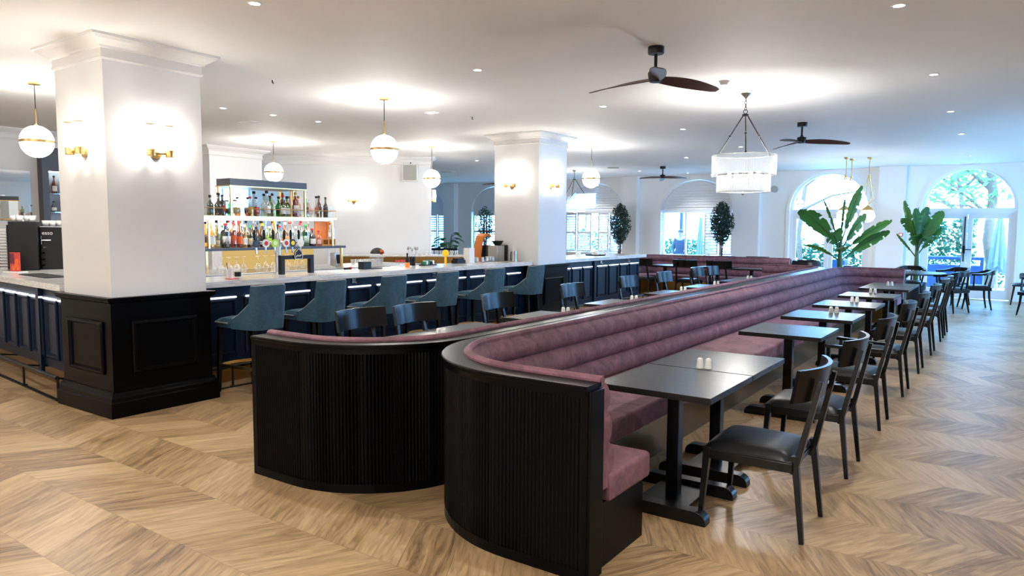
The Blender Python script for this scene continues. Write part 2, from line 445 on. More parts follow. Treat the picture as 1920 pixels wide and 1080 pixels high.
def arched_door(name, xc, hw, label, bolt):
    o = struct(band(xc, hw, 0, 2.19, 3.17, .07, 20.48, 20.60).build(name, 'frame'), label, 'door')
    band(xc, hw + .085, 0, 2.19, 3.255 if HC > 3.26 else 3.21, .085, 20.37, 20.405).build('architrave', 'trim', o)
    MB().box(xc - hw + .07, 20.47, 2.03, xc + hw - .07, 20.61, 2.18).build('transom', 'frame', o)
    P = arch_pts(xc, hw - .07, 2.18, 3.10)
    MB().add([(x, 20.54, z) for x, z in P], [tuple(range(len(P)))]).build('fanlight_pane', 'pane', o)
    for s in (-1, 1):
        xa, xb = (xc - hw + .07, xc - .005) if s < 0 else (xc + .005, xc + hw - .07)
        l = frame_xz(MB(), xa, .02, xb, 2.03, .10, 20.50, 20.57, .22).build('door_leaf', 'frame', o)
        MB().box(xa + .10, 20.53, .24, xb - .10, 20.537, 1.93).build('glass_pane', 'pane', l)
        if s < 0 and bolt:
            MB().tube([(xb - .05, 20.475, .9), (xb - .05, 20.475, 1.98)], .014, 8).build('bolt_bar', 'iron', l)
            MB().box(xb - .075, 20.46, 1.1, xb - .025, 20.50, 1.28).bar((xb - .05, 20.455, 1.19), (xb + .10, 20.455, 1.19), .022).build('handle', 'iron', l)
    return o
arched_door('door_1', -4.08, .99, 'white arched double glass door behind the wide banana plant', False)
arched_door('door_2', -.97, .97, 'white arched double glass door with a black bolt bar', True)

# louvred windows -----------------------------------------------------------------
def slats(b, xa, xb, z0, z1, y, tilt, depth=.072, pitch=.08):
    n = max(1, int((z1 - z0) / pitch)); p = (z1 - z0) / n; t = math.radians(tilt); depth = .094 if tilt > 70 else depth; dy, dz = math.cos(t) * depth / 2, math.sin(t) * depth / 2
    for i in range(n):
        z = z0 + p * (i + .5); b.bar((xa, y, z), (xb, y, z), .009, depth, up=(0, dy, dz) if abs(tilt) < 89 else (0, 0, 1))
    return b
def shutter(xa, xb, label, tilts, y=20.47, z0=.9, z1=2.12, turn=0.0, group=None):
    w = xb - xa; t = thing('louvred_shutter', label, 'shutter', (xa, y, 0), turn, group)
    f = frame_xz(MB(), 0, z0, w, z1, .05, -.016, .016); zm = z0 + (z1 - z0) * .5
    f.box(.05, -.016, zm - .035, w - .05, .016, zm + .035).build('shutter_frame', 'frame', t)
    for (a, b_), tl in zip(((z0 + .05, zm - .035), (zm + .035, z1 - .05)), tilts):
        if tl is not None: slats(MB(), .05, w - .05, a + .01, b_ - .01, 0, tl).build('louvres', 'frame', t)
    return t
def louvre_window(n, xc, hw, label, open_part=None):
    o = struct(band(xc, hw, .88, 2.16, 3.08, .06, 20.56, 20.66).build('window_%d' % n, 'frame'), label, 'window')
    MB().box(xc - hw - .05, 20.34, .84, xc + hw + .05, 20.6, .88).build('window_sill', 'trim', o)
    MB().box(xc - hw + .06, 20.44, 2.12, xc + hw - .06, 20.62, 2.2).build('transom', 'frame', o)
    for x in (xc - hw * .33, xc + hw * .33): MB().box(x - .025, 20.57, .88, x + .025, 20.64, 2.12).build('mullion', 'frame', o)
    P = [(xc - hw + .06, .88)] + arch_pts(xc, hw - .06, 2.16, 3.02) + [(xc + hw - .06, .88)]
    MB().add([(x, 20.61, z) for x, z in P], [tuple(range(len(P)))]).build('glass_pane', 'pane', o)
    t = thing('arched_shutter', 'closed white arched louvre filling the top of ' + open_part[0], 'shutter', (xc, 20.47, 0))
    band(0, hw - .01, 2.2, 2.21, 3.06, .05, -.016, .016).build('shutter_frame', 'frame', t)
    b = MB(); z = 2.245
    while z < 2.99:
        k = (hw - .07) * math.sqrt(max(0, 1 - ((z - 2.21) / .80) ** 2)) if z > 2.21 else hw - .07
        a = -k
        if open_part[1] and 2.3 < z < 2.76: slats(b, -k, .02, z - .03, z + .03, 0, 12); a = .04
        if k > .08: b.bar((a, 0, z), (k, 0, z), .010, .088, up=(0, .30, .95))
        z += .078
    b.build('louvres', 'frame', t)
    P = arch_pts(0, hw - .03, 2.2, 3.04)
    def board(Q): MB().rings([[(x, y_, z_) for x, z_ in Q] for y_ in (.03, .045)], smooth=False).build('backing_board', 'frame', t)
    if open_part[1]: board([p for p in P if p[0] > .04] + [(.04, 2.2)]); board([p for p in P if p[0] <= .04 and p[1] > 2.78] + [(.04, 2.78)])
    else: board(P)
louvre_window(1, -18.2, 1.0, 'white shuttered window at the far left end', ('the shuttered window at the far left end', 0))
louvre_window(2, -15.0, 1.0, 'white shuttered window seen beside the orange machine', ('the window beyond the orange machine', 0))
louvre_window(3, -11.08, 1.07, 'white shuttered window behind the far end of the bar', ('the window behind the bar end', 1))
louvre_window(4, -7.70, 1.10, 'white shuttered window half open onto the garden', ('the window that stands half open', 0))
shutter(-18.15, -17.65, 'white louvred shutter above the glossy green plant, its left leaf', (40, 55)); shutter(-17.62, -17.24, 'white louvred shutter above the glossy green plant, its right leaf', (40, 55))
shutter(-15.95, -15.45, 'white louvred shutter left of the slim tree by the white column', (30, 20)); shutter(-15.4, -14.9, 'white louvred shutter hidden mostly behind the white column', (30, 20))
shutter(-12.12, -11.72, 'white louvred shutter just right of the white column', (45, 50)); shutter(-11.69, -11.17, 'white louvred shutter with an empty upper half', (50, None))
shutter(-10.93, -10.55, 'white louvred shutter left of the slim tree behind the bar end', (48, 52)); shutter(-10.52, -10.02, 'white louvred shutter right behind the slim tree at the bar end', (48, 55))
shutter(-8.78, -8.36, 'narrow white shutter folded back beside the open garden view', (30, 30), turn=-1.25, y=20.46); shutter(-7.42, -7.02, 'white louvred shutter right of the open garden view', (62, 62), turn=.25, y=20.36)
shutter(-6.99, -6.61, 'white louvred shutter partly behind the bushy tree', (35, 84), y=20.44)

# ------------------------------------------------------------------ walls and columns on the bar side
CROWN = [(0, 3.03), (.012, 3.03), (.02, 3.045), (.012, 3.06), (.012, 3.12), (.028, 3.125), (.034, 3.14), (.06, 3.155), (.10, 3.18), (.118, 3.20), (.13, 3.20), (.13, HC), (0, HC)]
def cornice(path, sign, parent): MB().sweep(path, CROWN, sign=sign).build('cornice', 'trim', parent)
o = struct(MB().box(-13.9, -3, 0, -13.5, 8.3, HC).build('wall_left', 'wall'), 'white wall behind the left end of the bar, with a mirror', 'wall')
cornice([(-13.5, -3), (-13.5, 8.3)], 1, o)
o = struct(MB().box(-13.9, 8.3, 0, -13.0, 9.5, HC).build('wall_pier', 'wall'), 'white wall pier behind the bottle shelves', 'wall')
cornice([(-13.5, 8.3), (-13.0, 8.3), (-13.0, 9.5), (-13.5, 9.5)], 1, o)
def bar_wall():
    p, q = Vector((-14.6, 9.693)), Vector((-10.92, 12.43)); d = (q - p).normalized(); n = Vector((-d.y, d.x)) * .22
    o = struct(MB().prism([p, q, q + n, p + n], 0, HC).build('wall_bar', 'wall'), 'angled white wall behind the bar with a brass light', 'wall')
    cornice([tuple(p), tuple(q), tuple(q + n)], 1, o)
bar_wall()
struct(MB().box(-20.2, -3, 0, -20, 20.4, HC).build('wall_end', 'wall'), 'white end wall beyond the far dining room', 'wall')

def moulding_panel(b, face, a0, a1, z0, z1, at, out):
    """raised rectangular moulding on a vertical face; face 'x' = plane x=at, 'y' = plane y=at"""
    P = [(a0, z0), (a1, z0), (a1, z1), (a0, z1)]; prof = [(0, 0), (0, .012), (.012, .022), (.026, .024), (.036, .010), (.042, 0)]
    N = [(-1, -1), (1, -1), (1, 1), (-1, 1)]
    R = []
    for (a, z), (na, nz) in zip(P, N):
        ring = []
        for d, h in prof:
            aa, zz, hh = a - na * d, z - nz * d, at + out * h
            ring.append((hh, aa, zz) if face == 'x' else (aa, hh, zz))
        R.append(ring)
    return b.rings(R, True, False, False, True)
def column(name, label, x0, y0, x1, y1):
    t = struct(MB().box(x0 + .025, y0 + .025, 1.02, x1 - .025, y1 - .025, HC).build(name, 'wall'), label, 'column')
    MB().sweep(rect(x0 + .025, y0 + .025, x1 - .025, y1 - .025), CROWN, True).build('crown_moulding', 'trim', t)
    MB().box(x0, y0, 0, x1, y1, 1.0).build('wainscot', 'lacquer', t)
    MB().sweep(rect(x0, y0, x1, y1), [(-.03, .985), (.012, .985), (.03, 1.0), (.03, 1.012), (.038, 1.018), (.038, 1.034), (-.03, 1.034)], True).build('dado_cap', 'lacquer', t)
    MB().sweep(rect(x0, y0, x1, y1), [(0, 0), (.045, 0), (.045, .13), (.036, .138), (.036, .17), (.03, .18), (.022, .2), (.012, .21), (.01, .222), (0, .222)], True).build('skirting', 'lacquer', t)
    dx, dy = (x1 - x0), (y1 - y0)
    moulding_panel(MB(), 'x', y0 + .17, y1 - .15, .36, .82, x1, 1).build('panel_moulding', 'lacquer', t)
    moulding_panel(MB(), 'y', x0 + .14, x1 - .13, .36, .82, y0, -1).build('panel_moulding', 'lacquer', t)
    return t
column('column', 'thick white column on the left with black panelled base', -7.19, 3.05, -6.28, 3.98)
column('column', 'white column at the middle of the bar with black base', -7.42, 10.05, -6.47, 11.0)

# ------------------------------------------------------------------ outside
o = struct(MB().box(-26, 20.75, -.14, 12, 40, -.04).box(3.2, -3, -.14, 12, 20.75, -.04).build('ground_terrace', 'paving'), 'pale terrace outside the doors', 'ground')
def leaves(b, n, fn, size, r):
    for _ in range(n):
        p, keep = fn(r)
        a, c = r.uniform(0, 2 * PI), r.uniform(-.9, .9); d = Vector((math.cos(a) * math.cos(c), math.sin(a) * math.cos(c), math.sin(c)))
        q = d.orthogonal().normalized(); q = Matrix.Rotation(r.uniform(0, 6.28), 3, d) @ q; s = size * r.uniform(.6, 1.3)
        p = Vector(p)
        b.add([p - d * s * .5, p + q * s * .22 + d * s * .05, p + d * s * .5, p - q * s * .22 + d * s * .05], [(0, 1, 2, 3)])
    return b
def hedge(label, x0, x1, y0, y1, h, n, seed):
    r = random.Random(seed); b = MB()
    def fn(r):
        x, y, z = r.uniform(x0, x1), r.uniform(y0, y1), r.uniform(0, h)
        if r.random() < .6: y = y0 + r.random() ** 2 * .3
        return (x, y, z + .12 * math.sin(x * 5) + .08 * math.sin(x * 13 + 1)), 1
    leaves(b, n, fn, .17, r)
    tag(b.build('hedge', 'hedge', recalc=False), label, 'hedge', 'hedges beyond the terrace')
hedge('bright leafy hedge seen through the left leaf of the bolted door', -3.3, -.95, 24.2, 25.2, 2.0, 3000, 1)
hedge('bright leafy hedge low behind the folded grey parasol', -.7, 2.2, 25.8, 26.6, 1.2, 1200, 2)
hedge('bright leafy hedge behind the wide banana plant', -6.6, -3.4, 24.2, 25.2, 1.25, 2400, 3)
hedge('bright leafy hedge behind the figure in the garden', -10.8, -8.75, 24.2, 25.2, 1.3, 1500, 4)
hedge('bright leafy hedge behind the louvred window at the bar end', -15.2, -11.9, 24.0, 25.0, 1.6, 1500, 5)
def tree(label, x, y, r0, h, crown, n, seed, lean=0.0):
    r = random.Random(seed); t = thing('garden_tree', label, 'tree', (x, y, -.04), 0, 'trees beyond the terrace')
    b = MB(); top = Vector((lean, .2, h)); P = [Vector((0, 0, 0)).lerp(top, i / 6) + Vector((.06 * math.sin(i * 2.1), 0, 0)) for i in range(7)]
    b.tube(P, [r0 * (1 - .07 * i) for i in range(7)], 10).build('trunk', 'bark', t)
    b = MB()
    for k in range(9):
        p = P[3 + k % 4]; e = p + Vector((r.uniform(-1.8, 1.8), r.uniform(-.8, .8), r.uniform(.3, 1.4)))
        b.tube([p, p.lerp(e, .5) + Vector((0, 0, .15)), e], [.06, .035, .012], 6)
    b.build('branches', 'bark', t)
    cx, cz, rx, rz = crown
    def fn(r):
        while 1:
            u = Vector((r.uniform(-1, 1), r.uniform(-1, 1), r.uniform(-1, 1)))
            if .25 < u.length < 1: return (cx + u.x * rx, u.y * 1.2, cz + u.z * rz), 1
    leaves(MB(), n, fn, .24, r).build('crown', 'tree', t, recalc=False)
tree('thick pale trunked tree behind the bolted glass door', -.60, 25.4, .17, 4.2, (-.5, 4.2, 2.4, 1.9), 1500, 11, -.1)
tree('slim leaning tree beside the thick one behind the bolted door', -1.25, 29.5, .09, 4.6, (-.4, 4.4, 2.2, 1.6), 900, 12, -.7)
tree('slim tree behind the left side of the wide banana plant', -5.63, 23.85, .085, 4.6, (-.6, 4.9, 1.6, 1.4), 300, 13, .1)
def parasol(label, x, y, h, mat, group, wd=.17):
    t = thing('folded_parasol', label, 'parasol', (x, y, -.04), 0, group)
    MB().cyl((0, 0, 0), .022, h + .06, 10).build('pole', 'steel', t)
    MB().box(-.2, -.2, 0, .2, .2, .06).cyl((0, 0, .06), .04, .18, 12).build('base', 'steel', t, .008)
    rings = []
    for i in range(9):
        z = h - (h - .62) * i / 8; rr = .03 + wd * (i / 8) ** .8
        rings.append([(rr * (1 + .28 * math.cos(8 * a + i * .3)) * math.cos(a), rr * (1 + .28 * math.cos(8 * a + i * .3)) * math.sin(a), z + (.12 * math.sin(3 * a) if i == 8 else 0)) for a in [2 * PI * k / 32 for k in range(32)]])
    MB().rings(rings).build('canvas', mat, t)
parasol('folded grey parasol outside the bolted glass door', -.38, 23.4, 2.12, 'canvas', None)
parasol('folded blue parasol outside the half open window', -8.36, 22.6, 2.05, 'canvas', None, .08)
t = thing('garden_planter', 'dark blue outdoor planter box with small white flowers', 'planter', (-1.33, 22.3, -.04))
b = MB().box(-.68, -.25, 0, .68, .25, .78).box(-.68, -.25, .78, -.6, .25, 1.0).box(.6, -.25, .78, .68, .25, 1.0).box(-.6, -.25, .92, .6, .25, 1.0); b.build('box', 'blue', t, .01)
b = MB(); r = random.Random(3)
for _ in range(60): b.ball((r.uniform(-.55, .55), r.uniform(-.24, -.1), r.uniform(.78, .86)), .022, 6, 4)
b.build('flowers', 'white', t)['kind'] = 'stuff'
t = thing('garden_bench', 'dark blue outdoor bench block behind the wide banana plant', 'bench', (-4.0, 22.1, -.04))
MB().box(-.38, -.25, 0, .1, .25, .85).box(.12, -.25, 0, .5, .25, .6).build('seat_box', 'blue', t, .01); MB().box(.16, -.27, .35, .46, -.25, .55).build('inset', 'plastic', t)
tag(MB().box(-.05, -.05, 0, .05, .05, 2.3).build('garden_post', 'blue', None, .01, (-9.12, 22.9, -.04)), 'dark blue post in the garden behind the standing figure', 'post')

def person():
    """standing figure in the garden: one skinned body, coat and hair as children"""
    J = {'pel': (0, 0, .88), 'wai': (0, 0, 1.04), 'che': (0, -.01, 1.24), 'nek': (0, 0, 1.40), 'hd0': (0, -.01, 1.47), 'hd1': (0, -.02, 1.56), 'hd2': (0, -.01, 1.63),
         'ls': (.17, 0, 1.34), 'le': (.23, .03, 1.08), 'lw': (.20, -.10, .88), 'lh': (.19, -.14, .80), 'rs': (-.17, 0, 1.34), 're': (-.23, .03, 1.08), 'rw': (-.20, -.10, .88), 'rh': (-.19, -.14, .80),
         'lhp': (.09, 0, .84), 'lk': (.10, -.03, .46), 'la': (.10, .03, .08), 'lt': (.11, -.12, .03), 'rhp': (-.09, 0, .84), 'rk': (-.11, .0, .46), 'ra': (-.12, .06, .08), 'rt': (-.13, -.10, .03)}
    R = {'pel': .13, 'wai': .12, 'che': .14, 'nek': .05, 'hd0': .06, 'hd1': .085, 'hd2': .06, 'ls': .06, 'le': .042, 'lw': .03, 'lh': .028, 'rs': .06, 're': .042, 'rw': .03, 'rh': .028,
         'lhp': .085, 'lk': .056, 'la': .04, 'lt': .03, 'rhp': .085, 'rk': .056, 'ra': .04, 'rt': .03}
    E = [('pel', 'wai'), ('wai', 'che'), ('che', 'nek'), ('nek', 'hd0'), ('hd0', 'hd1'), ('hd1', 'hd2'), ('che', 'ls'), ('ls', 'le'), ('le', 'lw'), ('lw', 'lh'), ('che', 'rs'), ('rs', 're'), ('re', 'rw'), ('rw', 'rh'),
         ('pel', 'lhp'), ('lhp', 'lk'), ('lk', 'la'), ('la', 'lt'), ('pel', 'rhp'), ('rhp', 'rk'), ('rk', 'ra'), ('ra', 'rt')]
    def skin(name, keys, k, mat, parent):
        ks = [q for q in J if q in keys]; ix = {q: i for i, q in enumerate(ks)}
        me = bpy.data.meshes.new(name); me.from_pydata([J[q] for q in ks], [(ix[a], ix[c]) for a, c in E if a in ix and c in ix], []); me.update()
        o = bpy.data.objects.new(name, me); C.objects.link(o); o.modifiers.new('skin', 'SKIN'); s = o.modifiers.new('sub', 'SUBSURF'); s.levels = 2; s.render_levels = 2
        for i, q in enumerate(ks): me.skin_vertices[0].data[i].radius = (R[q] * k, R[q] * k); me.skin_vertices[0].data[i].use_root = (i == 0)
        me.materials.append(M[mat]); o.parent = parent
        return o
    b = skin('person', set(J), 1.0, 'skin', None); b.location = (-8.93, 22.35, -.04)
    tag(b, 'person in a dark blue coat standing in the garden outside the half open window', 'person')
    skin('coat', {'pel', 'wai', 'che', 'ls', 'le', 'lw', 'rs', 're', 'rw', 'lhp', 'rhp'}, 1.16, 'bluecloth', b)
    skin('trousers', {'pel', 'lhp', 'lk', 'la', 'rhp', 'rk', 'ra'}, 1.12, 'bluecloth', b)
    MB().ball((0, .01, 1.58), .095, 16, 10, 1.0, -10, 90).build('hair', 'hair', b)
    f = MB()
    for s in (-1, 1): f.ball((s * .03, -.10, 1.56), .010, 8, 6)
    f.ball((0, -.112, 1.535), .013, 8, 6).ball((0, -.10, 1.50), .014, 8, 4, .35).build('face', 'skin', b)
person()
# ------------------------------------------------------------------ banquettes
def roll_profile(top=.955, base=.40, d0=.10):
    """upholstered back: a bead along the top edge and three stuffed rolls, as (depth from the outer face, height)"""
    P = [(d0, base), (d0, .90), (d0 + .004, top - .012), (d0 + .018, top), (d0 + .036, top + .003), (d0 + .052, top - .012)]
    seams = [(d0 + .05, top - .03), (d0 + .075, .785), (d0 + .105, .625), (d0 + .125, .46)]
    for (a, za), (b, zb) in zip(seams, seams[1:]):
        for i in range(9):
            t = i / 8; P.append((a + (b - a) * t + .046 * math.sin(PI * t) ** .7, za + (zb - za) * t))
    P += [(d0 + .12, base)]
    return P
def booth(label, mir):
    """long bench with a curved fluted end; mir = mirror plane x for the twin bench, or None"""
    X = (lambda p: p) if mir is None else (lambda p: (2 * mir - p[0], p[1] + .04))
    sg = 1 if mir is None else -1; XE = -1.56 if mir is None else -1.66
    t = thing('curved_banquette', label, 'banquette', (0, 0, 0), 0, 'back to back banquettes')
    path = [X(p) for p in [(XE, 2.86), (XE - .2, 2.86)] + arc(-2.03, 3.68, .82, 270, 180, 22) + [(-2.85, 14.3)] + arc(-2.30, 14.3, .55, 180, 90, 12) + [(-1.62, 14.85)]]
    # fluted shell: fine ribs along the near curve
    fine = []
    near = [X(p) for p in [(XE, 2.86)] + arc(-2.03, 3.68, .82, 270, 180, 60) + [(-2.85, 4.3)]]
    L = 0
    for a, b in zip(near, near[1:]):
        a, b = Vector(a), Vector(b); d = (b - a).length; k = max(1, round(d / .0055))
        for i in range(k): fine.append((a.lerp(b, i / k), L + d * i / k))
        L += d
    N = norms([tuple(p) for p, _ in fine]); R = []
    for (p, l), n in zip(fine, N):
        ph = (l % .022) / .022; o = -.010 * math.sqrt(max(0, math.sin(PI * min(1, ph / .72)))) if ph < .72 and .03 < l < L - .03 else 0
        if l <= .03: o = -.010
        q = [p + n * sg * o, p + n * sg * .03]
        R.append([(q[0].x, q[0].y, .05), (q[0].x, q[0].y, .872), (q[1].x, q[1].y, .872), (q[1].x, q[1].y, .05)])
    MB().rings(R, smooth=False).build('fluted_panel', 'flute', t, recalc=True)
    b = MB().sweep(path, [(-.010, .872), (-.010, .908), (.09, .908), (.09, .872)], sign=sg).sweep(path, [(-.010, 0), (-.010, .055), (.03, .055), (.03, 0)], sign=sg)
    b.sweep(path, [(.03, 0), (.03, .872), (.10, .872), (.10, 0)], sign=sg)
    far = [X(p) for p in [(-2.85, 4.3), (-2.85, 14.3)] + arc(-2.30, 14.3, .55, 180, 90, 12) + [(-1.62, 14.85)]]
    b.sweep(far, [(0, .055), (0, .872), (.03, .872), (.03, .055)], sign=sg)
    b.build('shell', 'lacquer', t)
    MB().sweep(path, [(-.022, .908), (-.026, .914), (-.026, .926), (-.020, .932), (.118, .932), (.118, .908)], sign=sg).build('cap_rail', 'lacquer', t)
    MB().sweep(path, roll_profile(), sign=sg, smooth=True).build('upholstered_back', 'rose', t)
    def P(l): return [X(p) for p in (l if mir is None else l[::-1])]
    nearseat = [(XE + .015, 3.06)] + arc(-2.03, 3.68, .62, 270, 180, 14) + [(-2.65, 3.745), (-2.0, 3.745), (-1.97, 3.53), (XE + .015, 3.53)]
    MB().prism(P(nearseat), .325, .465).build('seat_cushion', 'rose', t, .022)
    mainseat = [(-1.97, 3.75), (-2.65, 3.75), (-2.65, 14.3)] + arc(-2.30, 14.3, .35, 180, 90, 8) + [(-1.64, 14.65), (-1.64, 14.12), (-1.97, 14.05)]
    MB().prism(P(mainseat), .325, .465).build('seat_cushion', 'rose', t, .022)
    MB().prism(P([(XE - .015, 2.96), (XE - .015, 3.50), (-2.06, 3.50), (-2.06, 2.96)]), 0, .325).build('plinth', 'lacquer', t)
    pl = [(-2.08, 2.98), (-2.08, 14.14), (-1.70, 14.14), (-1.70, 14.75), (-2.4, 14.75), (-2.74, 14.3), (-2.74, 3.68)] + arc(-2.03, 3.68, .71, 180, 266, 10)
    MB().prism(P(pl), 0, .325).build('plinth', 'bronze_dark', t, label='dark bronze plinth under the long seat')
    e = [X(p) for p in [(XE + .015, 2.851), (XE + .015, 2.985)]]
    x0, x1 = min(e[0][0], X((XE, 0))[0]), max(e[0][0], X((XE, 0))[0])
    MB().box(x0, e[0][1], 0, x1, e[1][1], .906).build('end_post', 'lacquer', t, .004)
    return t
booth('long dusty rose banquette with curved fluted black end, facing the right row of chairs', None)
booth('long dusty rose banquette turned toward the bar, mostly hidden behind its twin', -2.88)
def far_booth():
    t = thing('corner_banquette', 'dusty rose corner banquette at the far side of the room behind the dark chairs', 'banquette')
    path = [(-8.5, 16.3), (-8.5, 17.6)] + arc(-7.9, 17.65, .6, 180, 90, 10) + [(-4.45, 18.25)]
    MB().sweep(path, [(0, 0), (0, .93), (.10, .93), (.10, 0)]).build('shell', 'lacquer', t)
    MB().sweep(path, roll_profile(), smooth=True).build('upholstered_back', 'rose', t)
    MB().prism([(-8.3, 16.3), (-7.76, 16.3), (-7.76, 17.45), (-4.46, 17.45), (-4.46, 18.05), (-7.9, 18.05), (-8.3, 17.65)], .325, .465).build('seat_cushion', 'rose', t, .022)
    MB().prism([(-8.38, 16.34), (-7.86, 16.34), (-7.86, 17.55), (-4.5, 17.55), (-4.5, 18.1), (-7.9, 18.1), (-8.38, 17.65)], 0, .325).build('plinth', 'bronze', t)
far_booth()

# ------------------------------------------------------------------ tables
def make_table(label):
    t = thing('restaurant_table', label, 'table', (0, 0, 0), 0, 'square black tables along the banquettes')
    MB().box(-.345, -.37, .715, .345, .37, .75).build('tabletop', 'table', t, .003)
    MB().box(-.037, -.037, .045, .037, .037, .715).build('pedestal', 'wood', t, .003)
    for s in (-1, 1):
        pts = [(-.30, 0), (.30, 0)] + [(.30 - .06 + .06 * math.cos(a), .02 + .055 * math.sin(a)) for a in [PI / 2 * i / 5 for i in range(6)]] + [(-.30 + .06 - .06 * math.cos(a), .02 + .055 * math.sin(a)) for a in [PI / 2 * (5 - i) / 5 for i in range(6)]]
        MB().rings([[(x, s * .24 + q, z) for x, z in pts] for q in (-.04, .04)], smooth=False).build('foot_beam', 'wood', t, .003)
    MB().box(-.15, -.2, .025, .15, .2, .048).build('foot_plate', 'wood', t)
    return t
NB = ['nearest', 'second', 'third', 'fourth', 'fifth', 'sixth', 'seventh', 'eighth']
RT = [4.07, 4.82, 6.715, 8.11, 9.525, 11.03, 12.63, 13.38]
RTL = ['nearest black table, joined edge to edge to another, by the fluted banquette end', 'black table pushed against the nearest one, white shakers on the seam', 'bare black table without shakers, third from the front along the long banquette',
       'black table with white shakers, fourth from the front in the right row', 'black table with white shakers, fifth from the front in the right row', 'black table with white shakers, sixth from the front in the right row',
       'front half of the last joined black tables in the right row', 'back half of the last joined black tables, beside the banquette end']
table0 = None
for i, y in enumerate(RT):
    if table0 is None: table0 = make_table(RTL[0]); table0.location = (-1.63, y, 0)
    else: dup(table0, (-1.63, y, 0), 0, RTL[i])
LT = [4.30, 5.05, 6.24, 7.92, 9.62, 11.05, 12.62, 13.37]
LTL = ['grey-lit black table nearest the curved end of the hidden banquette', 'black table joined to the nearest one on the bar side of the banquette', 'black table on the bar side, second group from the front', 'black table on the bar side in front of the middle column',
       'black table on the bar side, fourth group from the front', 'black table on the bar side, fifth group from the front', 'black table on the bar side with its shakers near the far end', 'last black table on the bar side near the far banquette corner']
for i, y in enumerate(LT): dup(table0, (-3.87, y, 0), PI, LTL[i])

# ------------------------------------------------------------------ dining chairs (local: sitter faces -x)
def make_chair(label, arms=False):
    t = thing('dining_chair', label, 'chair', (0, 0, 0), 0, 'black dining chairs at the tables')
    W = 'wood'
    for s in (-1, 1):
        MB().bar((-.235, s * .235, .44), (-.265, s * .252, 0), .040, .040, .024, .024).build('leg', W, t, .002)
        b = MB().bar((.225, s * .205, .46), (.278, s * .226, 0), .042, .036, .026, .024).bar((.222, s * .205, .36), (.33, s * .172, .865), .046, .032, .030, .024)
        b.build('leg', W, t, .002)
        MB().box(-.25, s * .235 - .015, .375, .22, s * .235 + .015, .425).build('side_rail', W, t, .003)
    MB().box(-.25, -.23, .375, -.222, .23, .425).build('front_rail', W, t, .003)
    MB().box(.20, -.2, .385, .222, .2, .415).build('back_rail', W, t, .003)
    b = MB()
    def cush(u, v):
        x, y = -.27 + .49 * u, -.255 + .51 * v
        k = (1 - abs(2 * u - 1) ** 4) * (1 - abs(2 * v - 1) ** 4)
        return (x, y * (1 - .08 * u), .425 + .055 * k ** .35)
    b.grid(cush, 14, 14); b.box(-.265, -.245, .418, .215, .245, .428)
    b.build('seat', 'leather', t)
    R = []
    for i in range(19):
        a = -1 + 2 * i / 18; y = .292 * a; x = .312 - .085 * a * a; n = Vector((1, .085 * 2 * a / .292)).normalized(); n = Vector((n.x, n.y)); th = .011
        ring = []
        for sx, z, lean in ((-1, .755, 0), (1, .755, 0), (1, .93, .03), (-1, .93, .03)):
            ring.append((x - .012 + n.x * th * sx + lean, y + n.y * th * sx, z))
        R.append(ring)
    b = MB().rings(R, smooth=True); b.build('backrest', W, t)
    if arms:
        for s in (-1, 1):
            b = MB().bar((-.13, s * .25, .40), (-.13, s * .265, .665), .036, .034, .030, .028).bar((-.165, s * .265, .672), (.285, s * .20, .66), .040, .026, .032, .024)
            b.build('armrest', W, t, .003)
    return t
CRL = ['black dining chair closest to the viewer, pulled up to the joined tables', 'black dining chair second from the front in the right row, behind the closest one', 'black armchair with straight wooden arms, third from the front in the right row',
       'black dining chair fourth from the front in the right row', 'black dining chair fifth from the front in the right row', 'black dining chair sixth from the front in the right row', 'black dining chair seventh from the front in the right row',
       'black dining chair last in the right row, beside the round table']
chair0 = None
for i, (y, rz) in enumerate([(4.11, .0), (5.33, .0), (6.74, .0), (8.22, .0), (9.63, .0), (11.12, .0), (12.55, .0), (13.35, .0)]):
    if i == 0: chair0 = make_chair(CRL[0]); chair0.location = (-1.12, y, 0)
    elif i == 2: a = make_chair(CRL[2], True); a.location = (-1.12, y, 0)
    else: dup(chair0, (-1.12, y, 0), rz, CRL[i])
CLL = ['black chair with a blue glint on its backrest, nearest on the bar side', 'black chair second from the front on the bar side, touching the nearest one', 'black chair on the bar side, third from the front, below the fifth bar stool', 'black chair on the bar side in front of the middle column base',
       'black chair on the bar side in front of the far blue bar panels', 'black chair on the bar side just left of the far banquette plinth', 'black chair on the bar side, left of the last shiny pair', 'black chair on the bar side, right of the last shiny pair']
for i, (x, y) in enumerate([(-4.45, 4.42), (-4.36, 5.02), (-4.42, 6.42), (-4.46, 8.13), (-4.55, 9.98), (-4.55, 11.33), (-4.62, 13.05), (-4.55, 13.68)]):
    dup(chair0, (x, y, 0), PI, CLL[i])
for i, (x, l) in enumerate([(-7.44, 'dark chair seen from behind at the left end of the far corner banquette'), (-6.33, 'dark chair seen from behind in the middle of the far corner banquette'), (-5.52, 'dark chair seen from behind, third along the far corner banquette')]):
    dup(chair0, (x, 16.4, 0), -PI / 2, l)
for i, (x, y, rz, l) in enumerate([(-7.15, 18.98, .4, 'black chair whose top shows above the far banquette, left of the bushy tree'), (-6.42, 18.85, 1.3, 'black chair whose top shows above the far banquette at the bushy tree trunk'), (-5.55, 19.0, 1.57, 'black chair whose top shows above the far banquette under the white pilaster')]):
    dup(chair0, (x, y, 0), rz, l)
far_t = [(-7.15, 16.95, 'small black table at the left end of the far corner banquette'), (-5.85, 17.05, 'black table in the middle of the far corner banquette'), (-4.95, 16.75, 'black table at the right end of the far corner banquette')]
for x, y, l in far_t: dup(table0, (x, y, 0), PI / 2, l, 'square black tables at the far banquette')

